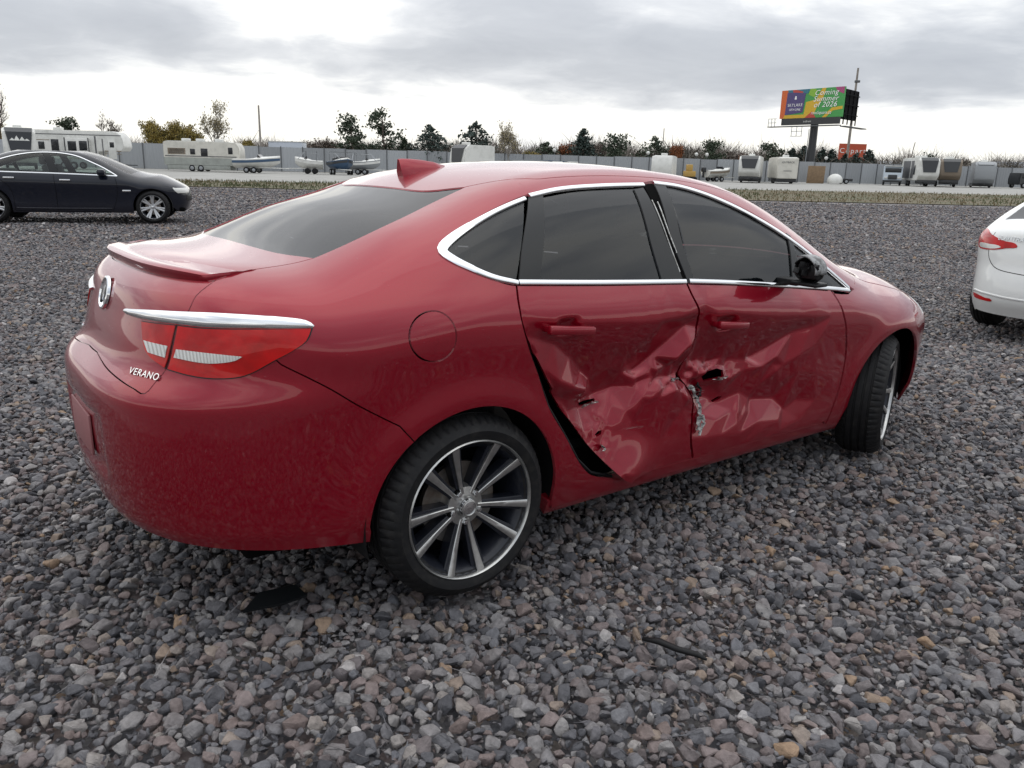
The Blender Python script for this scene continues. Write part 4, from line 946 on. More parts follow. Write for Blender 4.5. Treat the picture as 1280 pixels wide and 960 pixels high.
# the 280 that show largest in the picture are stones of their own
rel = SP_-CAM; dep = rel@FW; px_ = 640+FPX*(rel@RT)/dep; py_ = 480-FPX*(rel@UP)/dep
show = np.where((px_ > 0) & (px_ < 1280) & (py_ < 955) & (py_ > 500) & (dep > .5), SS_/np.maximum(dep, .5), 0)
big = np.argsort(-show)[:280]; rest = np.ones(len(SP_), bool); rest[big] = False
for i in big:
    o = bpy.data.objects.new('stone', STM[SI_[i]]); COL.objects.link(o); o.parent = ground
    o.location = SP_[i]; o.rotation_euler = SR_[i]; o.scale = (SS_[i],)*3
def instancer(name, pts, scl, rot, idx, meshes, mname):
    """one object whose points carry small meshes (geometry nodes)"""
    col = bpy.data.collections.new(name+'_kinds')
    for k, me in enumerate(meshes): col.objects.link(bpy.data.objects.new('%s_kind_%02d' % (mname, k), me))
    me = bpy.data.meshes.new(name); me.from_pydata(pts.tolist(), [], [])
    a = me.attributes.new('scl', 'FLOAT', 'POINT'); a.data.foreach_set('value', np.ascontiguousarray(scl, np.float32))
    a = me.attributes.new('rot', 'FLOAT_VECTOR', 'POINT'); a.data.foreach_set('vector', np.ascontiguousarray(rot, np.float32).ravel())
    a = me.attributes.new('idx', 'INT', 'POINT'); a.data.foreach_set('value', np.ascontiguousarray(idx, np.int32))
    o = link(name, me); ng = bpy.data.node_groups.new(name, 'GeometryNodeTree')
    ng.interface.new_socket('Geometry', in_out='INPUT', socket_type='NodeSocketGeometry'); ng.interface.new_socket('Geometry', in_out='OUTPUT', socket_type='NodeSocketGeometry')
    nd = ng.nodes.new; L = ng.links.new
    gi = nd('NodeGroupInput'); go = nd('NodeGroupOutput'); ip = nd('GeometryNodeInstanceOnPoints'); ci = nd('GeometryNodeCollectionInfo')
    ci.inputs['Collection'].default_value = col; ci.inputs['Separate Children'].default_value = True; ci.inputs['Reset Children'].default_value = True
    def at(nm, ty): n = nd('GeometryNodeInputNamedAttribute'); n.data_type = ty; n.inputs['Name'].default_value = nm; return n.outputs['Attribute']
    L(gi.outputs[0], ip.inputs['Points']); L(ci.outputs[0], ip.inputs['Instance']); ip.inputs['Pick Instance'].default_value = True
    L(at('idx', 'INT'), ip.inputs['Instance Index']); L(at('scl', 'FLOAT'), ip.inputs['Scale'])
    e = nd('FunctionNodeEulerToRotation'); L(at('rot', 'FLOAT_VECTOR'), e.inputs[0]); L(e.outputs[0], ip.inputs['Rotation'])
    L(ip.outputs[0], go.inputs[0]); md = o.modifiers.new('scatter', 'NODES'); md.node_group = ng
    return o
gr = instancer('gravel', SP_[rest], SS_[rest], SR_[rest], SI_[rest], STM, 'stone')
structure(gr, 'stuff')
print('stones', len(SP_))

# litter: a strip of black trim and a dark plastic shard
vs, fs = tube_data([(0, 0, .03), (.05, .02, .034), (.11, .03, .03), (.17, .055, .026), (.20, .06, .02)], [.006, .011, .010, .009, .004], 6)
tf = tag(mesh('trim_fragment', vs, fs, None, 'black', True), 'short black strip of broken trim lying on the stones behind the rear wheel', 'debris'); q = ground_at(802, 2.62); tf.location = (q[0], q[1], .0); tf.rotation_euler = (0, 0, IM_-.75)
bm = bmesh.new()
for p in ((0, 0, .02), (.13, .02, .03), (.20, .07, .025), (.15, .12, .035), (.03, .09, .03)): bm.verts.new(p)
bm.faces.new(bm.verts); r_ = bmesh.ops.extrude_face_region(bm, geom=list(bm.faces)); bmesh.ops.translate(bm, vec=(0, 0, .008), verts=[g for g in r_['geom'] if isinstance(g, bmesh.types.BMVert)]); bmesh.ops.recalc_face_normals(bm, faces=bm.faces)
sh = tag(bmobj('plastic_shard', bm, None, 'gloss'), 'dark flat plastic shard on the stones below the rear bumper', 'debris'); q = ground_at(305, 2.72); sh.location = (q[0], q[1], .004); sh.rotation_euler = (.1, -.08, IM_)

# ------------------------------------------------------------------ the other two sedans
def simple_car(C, root, m, a, b, rail, dlo, xrw, xrt, xwt, xwb, lipz, frz, zb, arr, gm, h=.05):
    """body in a few seamless pressings, openings cut for the glass"""
    t3 = lambda x: C.to3('top', np.stack([x, -np.interp(x, *rail)], 1)); T2 = C.to2
    def un(P):
        P = np.asarray(P); k = [0]
        for i in range(1, len(P)):
            if np.linalg.norm(P[i]-P[k[-1]]) > 4e-3: k.append(i)
        return P[k]
    def rg(z, u, front=False):
        px = C.qx if front else C.px; d = np.stack([(-1 if front else 1)*np.sin(u/.9), np.cos(u/.9), 0*u], 1)
        return C.hit(np.stack([0*u+px, 0*u, 0*u+z], 1)-d*2, d, 2.0)[0]
    top = t3(np.linspace(a, b, 90)); ra = arr
    def ar(wx):
        t = np.linspace(0, PI, 40); return hitY(C, wx+np.cos(t)*ra, C.wr+np.sin(t)*ra)
    zt = top[-1][2]; fr = hitY(C, [b]*12, np.linspace(zt-.02, zb+.02, 12)); re = hitY(C, [a]*12, np.linspace(zb+.02, top[0][2]-.02, 12))
    s0 = hitY(C, np.linspace(C.wb-ra, ra, 50), [zb]*50); e1 = hitY(C, [b-.01], [zb+.0]); e0 = hitY(C, [a+.01], [zb+.0])
    fa = ar(C.wb); raa = ar(0)
    out = un(np.concatenate([top, fr, [q for q in fa if q[2] > zb], s0, [q for q in raa if q[2] > zb], re]))
    dl = T2('side', hitY(C, *np.array(dlo).T)); dl = curve(dl, .03, smooth=False)
    data = [pdata(C, 'side', T2('side', out), holes=[dl], h=h, gap=0)]
    emit('side_body', data, root, m, (1, -1))
    def sym(P):
        q = un(P)[:, :2].copy(); q[0][1] = 0; q[-1][1] = 0; r = q[::-1].copy(); r[:, 1] *= -1; return np.concatenate([q, r[1:-1]])
    def cl(P, kind):
        hf_ = T2(kind, un(P)); h_ = hf_[hf_[:, 0] < UM-.01]; h_ = np.concatenate([[[UM, hf_[0][1]]], h_, [[UM, hf_[-1][1]]]]); r = h_[::-1].copy(); r[:, 0] = 2*UM-r[:, 0]; return np.concatenate([h_, r[1:-1]])
    def crossx(x, bow): # run across the car from the rail to the centre line
        y = np.linspace(1, 0, 12); y0 = np.interp(x, *rail); return C.to3('top', np.stack([x+bow*(1-y*y), -y*y0], 1))
    ua = T2('peri', re[-1:])[0][0]; LP_ = rg(lipz, np.linspace(ua, UM, 30)); ub = T2('peri', re[:1])[0][0]; BT = rg(zb+.04, np.linspace(ub, UM, 30))
    rear = panel(C, 'rear_end', 'peri', cl(np.concatenate([LP_[::-1], re[::-1], BT]), 'peri'), root, m, h=h, gap=0, thick=.03)[0]
    uf = T2('perif', fr[:1])[0][0]; FP = rg(frz, np.linspace(uf, UM, 30), True); FBm = rg(zb+.04, np.linspace(T2('perif', fr[-1:])[0][0], UM, 30), True)
    front = panel(C, 'front_end', 'perif', cl(np.concatenate([FP[::-1], fr, FBm]), 'perif'), root, m, h=h, gap=0, thick=.03)[0]
    rw0 = crossx(xrw, -.06); rt0 = crossx(xrt, -.07); wt0 = crossx(xwt, -.10); wb0 = crossx(xwb, .14)
    seg = lambda p, q: t3(np.linspace(p, q, 40))[1:-1]
    panel(C, 'trunk_deck', 'top', sym(np.concatenate([rw0[::-1], seg(xrw, a), LP_])), root, m, h=h, gap=0)
    panel(C, 'rear_window', 'top', sym(np.concatenate([rw0[::-1], seg(xrw, xrt), rt0])), root, gm, h=.1, gap=0, off=-.003)
    panel(C, 'roof', 'top', sym(np.concatenate([rt0[::-1], seg(xrt, xwt), wt0])), root, m, h=.08, gap=0)
    panel(C, 'windscreen', 'top', sym(np.concatenate([wt0[::-1], seg(xwt, xwb), wb0])), root, gm, h=.1, gap=0, off=-.003)
    panel(C, 'hood', 'top', sym(np.concatenate([wb0[::-1], seg(xwb, b), FP])), root, m, h=.06, gap=0)
    for wx in (0, C.wb):
        for sd in (-1, 1):
            ln = lathe('wheel_liner', [(.0, -.52), (ra+.012, -.52), (ra+.012, -.84)], root, 'black', 20, arc=(-.2, PI+.2)); ln.location = (wx, 0, C.wr); ln.scale = (1, -sd, 1)
    box('floor_pan', (-.7, -.6, zb+.02), (C.wb+.6, .6, zb+.10), root, 'dark', .02); box('cabin_floor', (-.5, -.74, .44), (C.wb-.35, .74, .48), root, 'dark')
    return rear, front
def xzpanel(C, name, pts, root, m, off=.003, h=.06, thick=.006, smooth=False, sides=(1, -1), kind='side'):
    return panel(C, name, kind, curve([tuple(u)+tuple(p[2:]) for u, p in zip(C.to2(kind, hitY(C, [p[0] for p in pts], [p[1] for p in pts])), pts)], .03, smooth=smooth), root, m, off=off, h=h, thick=thick, gap=0, sides=sides)
def xzrib(C, name, pts, w, root, m, lift=.004, sides=(1, -1)):
    return ribbon(C, name, 'side', [tuple(u) for u in C.to2('side', hitY(C, [p[0] for p in pts], [p[1] for p in pts]))], w, root, m, lift, sides, h=.04)
DC = Car(wb=2.97, wr=.335, archr=.39, flare=.010, lean=.42, lean2=.25, n=2.9, x0=.0, x1=2.6, px=-.1, qx=2.9, crown4=.05,
    belt=Spl([(-1.2, .99), (0, .985), (1.5, .955), (2.4, .93), (3.2, .88), (3.9, .80)]),
    prof=Spl([(0, .93), (.1, .955), (.3, .965), (.6, .985), (.8, 1.0), (.9, .985), (1.0, .945)]),
    wm=Spl([(-1.2, .86), (-.5, .91), (0, .925), (1.5, .93), (2.6, .925), (3.2, .90), (3.9, .85)]),
    xr=Spl([(.15, -1.02), (.3, -1.08), (.5, -1.12), (.7, -1.12), (.85, -1.08), (1.0, -1.04), (1.1, -.99), (1.3, -.85)]),
    xf=Spl([(.15, 3.55), (.3, 3.62), (.5, 3.67), (.62, 3.66), (.72, 3.62), (.8, 3.52), (.9, 3.35), (1.2, 2.9)]),
    top=Spl([(-1.1, 1.06), (-.8, 1.085), (-.6, 1.10), (-.45, 1.13), (-.2, 1.215), (.1, 1.33), (.4, 1.415), (.7, 1.452), (1.0, 1.464), (1.4, 1.452), (1.7, 1.415), (2.0, 1.33), (2.35, 1.18), (2.6, 1.08), (2.75, 1.03), (3.1, .985), (3.4, .925), (3.65, .835), (3.8, .76)]),
    crown=Spl([(-1, .08), (-.4, .10), (.3, .10), (1.2, .09), (2.0, .14), (2.5, .18), (3.0, .12), (3.8, .15)]),
    kr=Spl([(-1, .08), (0, .16), (1, .15), (2.5, .13), (3.2, .18), (3.8, .12)]),
    bot=Spl([(-1.2, .19), (1, .17), (3.9, .17)]))
MT['navy'] = paint('blue black paint', (.005, .007, .015), metal=0, rough=.4, ior=1.4, spec=.1)
dk = thing('parked_sedan', 'dark navy saloon car with silver wheels parked broadside on the gravel', 'car')
rail_d = ([-1, -.6, -.2, .4, 1.0, 1.7, 2.1, 2.7, 3.3, 3.5], [.62, .62, .60, .575, .57, .585, .63, .72, .70, .62])
dlo_d = [(-.30, 1.03), (-.15, 1.085), (.15, 1.20), (.45, 1.30), (.75, 1.36), (1.05, 1.378), (1.35, 1.365), (1.6, 1.315), (1.85, 1.21), (2.1, 1.09), (2.36, .955), (2.3, .945), (1.2, .985), (.2, 1.0), (-.2, 1.0)]
d_rear, d_front = simple_car(DC, dk, 'navy', -.62, 3.45, rail_d, dlo_d, -.52, .28, 1.72, 2.58, 1.02, .80, .215, .372, 'clearglass')
xzpanel(DC, 'rear_quarter_window', [(-.22, 1.025), (-.08, 1.10), (.05, 1.155), (.10, 1.005)], dk, 'clearglass', off=-.004)
xzpanel(DC, 'rear_door_window', [(.15, 1.01), (.12, 1.19), (.45, 1.295), (.75, 1.352), (.98, 1.37), (1.12, .98)], dk, 'clearglass', off=-.004)
xzpanel(DC, 'front_door_window', [(1.26, .975), (1.10, 1.37), (1.35, 1.358), (1.6, 1.308), (1.85, 1.205), (2.1, 1.085), (2.28, .96)], dk, 'clearglass', off=-.004)
xzpanel(DC, 'centre_pillar', [(1.11, .985), (.97, 1.37), (1.11, 1.372), (1.27, .98)], dk, 'gloss', off=.001)
xzpanel(DC, 'window_divider', [(.09, 1.0), (.04, 1.15), (.125, 1.185), (.155, 1.0)], dk, 'gloss', off=.001)
xzrib(DC, 'window_chrome', [(2.34, .95), (2.1, 1.098), (1.85, 1.218), (1.6, 1.322), (1.35, 1.37), (1.05, 1.385), (.75, 1.366), (.45, 1.308), (.15, 1.21), (-.15, 1.09), (-.31, 1.03)], .022, dk, 'chromedull'); xzrib(DC, 'window_chrome', [(2.34, .947), (1.2, .982), (.2, .998), (-.28, 1.01)], .022, dk, 'chromedull')
for pts in ([(2.30, .92), (2.33, .75), (2.30, .5), (2.22, .26)], [(1.17, .96), (1.19, .7), (1.19, .26)], [(.06, .98), (.20, .86), (.36, .72), (.42, .5), (.42, .26)], [(2.22, .245), (1.2, .24), (.42, .245)]): xzrib(DC, 'door_seam', pts, .008, dk, 'dark', .001)
xzrib(DC, 'sill_trim', [(2.2, .30), (1.2, .295), (.45, .30)], .03, dk, 'navy', .012)
def block(C, name, x0, x1, z, hgt, root, m, dep=.03):
    P = hitY(C, [(x0+x1)/2], [z])[0]
    for sd in (1, -1): box(name, (x0, sd*(P[1]-dep) if sd > 0 else -(P[1]), z-hgt/2), (x1, sd*P[1] if sd > 0 else -(P[1]-dep), z+hgt/2), root, m, .008)
block(DC, 'door_handle', 1.28, 1.48, .855, .035, dk, 'chromedull', .035); block(DC, 'door_handle', .28, .48, .885, .035, dk, 'chromedull', .035); block(DC, 'side_indicator', 2.42, 2.58, .66, .035, dk, 'chromedull', .012)
hz = np.linspace(.95, 1.25, 12)
def frontpanel(C, name, pts, root, m, kind='perif', off=.004): return panel(C, name, kind, curve(pts, .03), root, m, off=off, thick=.01, h=.04, gap=0, sides=(1, -1))
def fring(C, z, u, front=True):
    px = C.qx if front else C.px; u = np.asarray(u, float); d = np.stack([(-1 if front else 1)*np.sin(u/.9), np.cos(u/.9), 0*u], 1); return C.hit(np.stack([0*u+px, 0*u, 0*u+z], 1)-d*2, d, 2.0)[0]
hl = np.concatenate([fring(DC, .62, np.linspace(.62, 1.12, 8)), fring(DC, .72, np.linspace(1.14, .52, 9))]); frontpanel(DC, 'headlight', DC.to2('perif', hl), dk, 'clearlens')
gl = np.concatenate([fring(DC, .45, np.linspace(.95, 1.35, 6)), fring(DC, .55, np.linspace(1.35, .90, 6))]); frontpanel(DC, 'bumper_grille', DC.to2('perif', gl), dk, 'black')
bm = bmesh.new(); mp = hitY(DC, [2.1], [1.0])[0]; addbox(bm, (1.98, mp[1]-.20, .95), (2.15, mp[1]-.03, 1.08), .05); addbox(bm, (2.02, mp[1]-.05, .96), (2.14, mp[1]+.06, .99), .01); bmobj('wing_mirror', bm, dk, 'navy', 40)
for x_, y_ in ((1.15, -.38), (1.15, .38)):
    bm = bmesh.new(); addbox(bm, (-.08, -.25, 0), (.08, .25, .62), .06, Matrix.Translation((x_, y_, .55)) @ Matrix.Rotation(-.3, 4, 'Y')); addbox(bm, (x_-.30, y_-.13, 1.14), (x_-.2, y_+.13, 1.30), .04); bmobj('front_seat', bm, dk, 'seat', 40)
bm = bmesh.new(); addbox(bm, (.0, -.62, .50), (.2, .62, 1.05), .06); bmobj('rear_seat', bm, dk, 'seat', 40)
vs, fs = lathe_data([(.17, -.012), (.185, 0), (.17, .012), (.158, 0), (.17, -.012)], 24, 'z'); sw = mesh('steering_wheel', vs, fs, dk, 'black', True); sw.location = (1.82, .38, .92); sw.rotation_euler = (0, -1.0, 0)
box('dashboard', (1.95, -.70, .70), (2.45, .70, .96), dk, 'black', .05)
MT['silver'] = mat('silver wheel paint', (.55, .56, .57), .3, .7)
for x_ in (0, 2.97):
    for sd in (-1, 1): make_wheel('wheel', dk, sd, (x_, sd*.80, .335), .335, .235, 'twin', m_face='silver', m_pocket='wheeldark')
dp = ground_at(8, 18.5); dk.location = (dp[0], dp[1], -.01); dk.rotation_euler = (0, 0, YAW-PI/2+math.radians(17)); dk.scale = (1.08, 1.08, 1.09)
# white sedan seen from behind
WC = Car(wb=2.70, wr=.32, archr=.375, flare=.012, lean=.45, lean2=.22, n=2.8, x0=.1, x1=2.3, px=-.1, qx=2.6, crown4=.05,
    belt=Spl([(-1, 1.06), (0, 1.04), (1.2, .97), (2.3, .90), (3.5, .78)]),
    prof=Spl([(0, .93), (.1, .955), (.3, .965), (.6, .98), (.8, 1.0), (.9, .985), (1.0, .945)]),
    wm=Spl([(-1.1, .86), (-.5, .875), (0, .89), (1.5, .888), (2.6, .885), (3.4, .84)]),
    xr=Spl([(.15, -.86), (.25, -.90), (.36, -.965), (.48, -.98), (.60, -.965), (.70, -.945), (.80, -.935), (.92, -.915), (1.0, -.90), (1.06, -.865), (1.12, -.80), (1.3, -.6)]),
    xf=Spl([(.15, 3.3), (.4, 3.45), (.65, 3.42), (.8, 3.25), (1.2, 2.6)]),
    top=Spl([(-1.0, 1.07), (-.85, 1.085), (-.65, 1.10), (-.45, 1.15), (-.2, 1.24), (.15, 1.36), (.5, 1.42), (.9, 1.44), (1.3, 1.42), (1.7, 1.34), (2.2, 1.13), (2.45, 1.02), (2.9, .95), (3.3, .80)]),
    crown=Spl([(-1, .10), (-.4, .11), (.3, .11), (1.2, .09), (2.2, .18), (3.4, .15)]),
    kr=Spl([(-1, .08), (0, .17), (1, .15), (2.5, .13), (3.4, .15)]), bot=Spl([(-1.2, .20), (1, .17), (3.9, .17)]))
MT['white'] = paint('white paint', (.70, .71, .70), metal=0, rough=.35, dirt=(.35, .33, .31), ior=1.5)
wh = thing('parked_sedan', 'white saloon car facing away, its red tail light beside the damaged car\'s nose', 'car')
rail_w = ([-1, -.6, -.2, .4, 1.0, 1.7, 2.1, 2.7, 3.3], [.62, .62, .60, .56, .555, .58, .63, .70, .62])
dlo_w = [(-.10, 1.08), (.2, 1.22), (.55, 1.32), (.95, 1.345), (1.3, 1.32), (1.7, 1.20), (2.15, .98), (2.1, .945), (1.0, 1.0), (.1, 1.05)]
w_rear, w_front = simple_car(WC, wh, 'white', -.60, 3.05, rail_w, dlo_w, -.46, .22, 1.55, 2.38, 1.035, .74, .20, .362, 'tint', h=.035)
xzpanel(WC, 'side_window', [(-.04, 1.075), (.2, 1.20), (.55, 1.305), (.95, 1.33), (1.3, 1.305), (1.7, 1.19), (2.08, .98), (1.0, 1.01), (.1, 1.055)], wh, 'tint', off=-.004)
def wring(pts): return WC.to2('peri', np.concatenate([fring(WC, z, [u], False) for u, z in pts]))
tl = frontpanel(WC, 'tail_light', [tuple(q) for q in wring([(.46, .99), (.60, 1.0), (.78, .965), (.95, .925), (1.10, .89), (1.00, .86), (.88, .835), (.72, .825), (.58, .835), (.50, .88)])], wh, 'redlens', 'peri', .006)
for o_, sd in zip(tl, (1, -1)):
    panel(WC, 'clear_lens', 'peri', curve([tuple(q) for q in wring([(.60, .875), (.78, .88), (.94, .868), (.88, .845), (.74, .838), (.62, .845)])], .02), o_, 'clearlens', off=.009, thick=.01, h=.04, gap=0, sides=(sd,))
rf_ = frontpanel(WC, 'rear_reflector', [tuple(q) for q in wring([(.66, .40), (.90, .385), (.98, .375), (.92, .36), (.70, .365)])], wh, 'redlens', 'peri', .005)
ribbon(WC, 'lid_seam', 'peri', [tuple(q) for q in wring([(.80, .99), (.80, .93), (.80, .83), (.84, .74), (.95, .67), (1.15, .645), (1.41, .64)])], .007, wh, 'dark', .001, (1, -1))
ribbon(WC, 'bumper_crease', 'peri', [tuple(q) for q in wring([(.55, .36), (.65, .425), (.85, .43), (1.1, .42), (1.41, .42)])], .02, wh, 'white', .006, (1, -1))
P = fring(WC, .945, [1.02], False)[0]*np.array([1, -1, 1]); N = WC.grad(P[None])[0]; ex = np.cross([0, 0, 1], N); ex /= np.linalg.norm(ex)
text('model_name', 'ELANTRA', .055, wh, 'chromedull', basis(P+N*.002, ex, np.cross(N, ex), N), .002, 0, 1.1)
for x_ in (0, 2.70):
    for sd in (-1, 1): make_wheel('wheel', wh, sd, (x_, sd*.775, .32), .32, .21, 'five', m_face='silver')
HW = YAW-math.radians(52)
wc = ground_at(1182, 8.2); fwd = np.array([math.cos(HW), math.sin(HW)]); lft = np.array([-math.sin(HW), math.cos(HW)])
wp = wc[:2]-lft*.88+fwd*.72; wh.location = (wp[0], wp[1], -.01); wh.rotation_euler = (0, 0, HW)

# ------------------------------------------------------------------ background along the fence
IM = YAW-PI/2              # heading of 'picture right' on the ground
def zpx(px, py, depth):    # height of a picture point at a depth
    d = FW+RT*((px-640)/FPX)-UP*((py-480)/FPX); return float(CAM[2]+d[2]*depth)
def G(px, depth, z=0): p = ground_at(px, depth, z); return Vector((float(p[0]), float(p[1]), z))
def simple(name, c, rough=.6, **k): MT[name] = mat(name, c, rough, **k); return name
simple('rv_white', (.66, .66, .63), .4, noise=(1.2, (.52, .52, .49), .45, .75)); simple('rv_cream', (.60, .58, .52), .45, noise=(1.5, (.46, .45, .40), .45, .75)); simple('rv_grey', (.27, .285, .30), .4); simple('rv_dark', (.025, .027, .03), .3)
simple('rv_window', (.012, .014, .017), .06); simple('rv_stripe', (.10, .10, .105), .5); simple('rv_blue', (.035, .075, .14), .4); simple('rv_skirt', (.34, .36, .33), .6, noise=(2, (.26, .27, .25), .4, .7)); simple('rv_brown', (.20, .16, .12), .5)
simple('wood', (.25, .17, .10), .8, noise=(3, (.17, .115, .07), .4, .7)); simple('polewood', (.30, .27, .24), .85, noise=(2, (.20, .18, .16), .4, .7)); simple('galv', (.34, .355, .37), .55, metal=.3, noise=(.7, (.27, .285, .30), .4, .75)); simple('galvdark', (.10, .105, .11), .6)
simple('laneg', (.33, .325, .305), .9, noise=(.4, (.25, .245, .23), .35, .7)); simple('verge', (.125, .10, .06), .95, noise=(.25, (.085, .085, .042), .42, .6))
# far lane and grass verge
def strip(name, pts, m, kind='structure', z=0.0): return structure(mesh(name, [G(px, d, z) for px, d in pts], [tuple(range(len(pts)))], None, m), kind)
V0 = [(-260, 41), (300, 43), (640, 41), (960, 43), (1280, 44), (1560, 45)]; V1 = [(1560, 74), (1280, 70), (960, 66), (640, 62), (300, 53), (-260, 47)]; V2 = [(-260, 90), (300, 97), (640, 108), (960, 121), (1280, 126), (1560, 132)]
strip('grass_verge', V0+V1, 'verge', z=-.032); strip('far_lane', V1[::-1]+V2[::-1], 'laneg', z=-.04)
far = structure(mesh('far_field', [G(-260, 90, -.046), G(640, 107, -.046), G(1560, 131, -.046), G(1900, 680, -.046), G(-620, 680, -.046)], [(0, 1, 2, 3, 4)], None, 'verge'))
r = random.Random(5); vs = []; fs = []; fm = []
for k in range(15000):     # rough grass of the verge, ragged at its near edge
    px = r.uniform(-200, 1480); t = r.random(); d0 = np.interp(px, *zip(*V0)); d1 = np.interp(px, *zip(*V1[::-1])); d = d0-1.2*r.random()**2*(1+math.sin(px*.021)+math.sin(px*.057))+(d1-d0+1.5)*t
    g_ = G(px, d, -.02); h_ = r.uniform(.04, .17)*(1.6 if r.random() < .06 else 1); a = r.uniform(0, PI); w = r.uniform(.015, .05); q = Vector((math.cos(a)*w, math.sin(a)*w, 0)); b = len(vs)
    vs += [g_-q, g_+q, g_+Vector((r.uniform(-.06, .06), r.uniform(-.06, .06), h_))]; fs.append((b, b+1, b+2)); fm.append(0 if math.sin(px*.013)+math.sin(d*.5+px*.004)+r.uniform(-1.3, 1.3) > -.2 else 1)
gs = structure(mesh('grass', vs, fs, None, simple('strawgrass', (.15, .115, .06), .9)), 'stuff'); gs.data.materials.append(mat('greengrass', (.075, .085, .035), .9)); gs.data.polygons.foreach_set('material_index', fm)
# fence: corrugated sheets between posts ------------------------------
FA, FB_ = G(-110, 84), G(1420, 121)
def fpt(t): # slightly bent run
    return FA.lerp(FB_, t)+Vector((HZ[0], HZ[1], 0))*(3.5*math.sin(t*PI))
fence = thing('metal_fence', 'long grey corrugated metal fence standing behind the row of trailers', 'fence', fpt(0))
nw = 66; bm = bmesh.new(); W_ = (FB_-FA).length/nw; Hf = 2.75; nc = 12
top_ = [[bm.verts.new((W_*.985*i/(nc*2), .03*((i % 4) in (1, 2)), z)) for i in range(nc*2+1)] for z in (.05, Hf)]
for i in range(nc*2): bm.faces.new((top_[0][i], top_[0][i+1], top_[1][i+1], top_[1][i]))
pm = bpy.data.meshes.new('panel'); bm.to_mesh(pm); bm.free(); pm.materials.append(MT['galv'])
bm = bmesh.new(); addbox(bm, (-.06, -.05, 0), (.06, .07, Hf+.08)); pom = bpy.data.meshes.new('post'); bm.to_mesh(pom); bm.free(); pom.materials.append(MT['galvdark'])
G2 = [mat('fence grey %d' % i, (.33*f, .345*f, .36*f), .6, .2) for i, f in enumerate((.86, 1.0, 1.12))]; pms = []
for g_ in G2: q = pm.copy(); q.materials[0] = g_; pms.append(q)
for i in range(nw):
    a, b = fpt(i/nw), fpt((i+1)/nw); o = link('panel', pms[r.choice((0, 1, 1, 2))], fence); o.location = a-fpt(0)+Vector((0, 0, r.uniform(-.05, .05))); o.rotation_euler = (0, 0, math.atan2(b.y-a.y, b.x-a.x)); o.scale = ((b-a).length/W_, 1, 1)
    o = link('post', pom, fence); o.location = a-fpt(0); o.rotation_euler = (0, 0, math.atan2(b.y-a.y, b.x-a.x))
_ft = [fpt(t) for t in np.linspace(0, 1, 200)]; _fd = [float((np.array(q)-CAM)@FW) for q in _ft]; _fp = [640+FPX*float((np.array(q)-CAM)@RT)/d for q, d in zip(_ft, _fd)]
def before(px, depth, gap=4.0): return min(depth, float(np.interp(px, _fp, _fd))-gap)      # keep things on this side of the fence
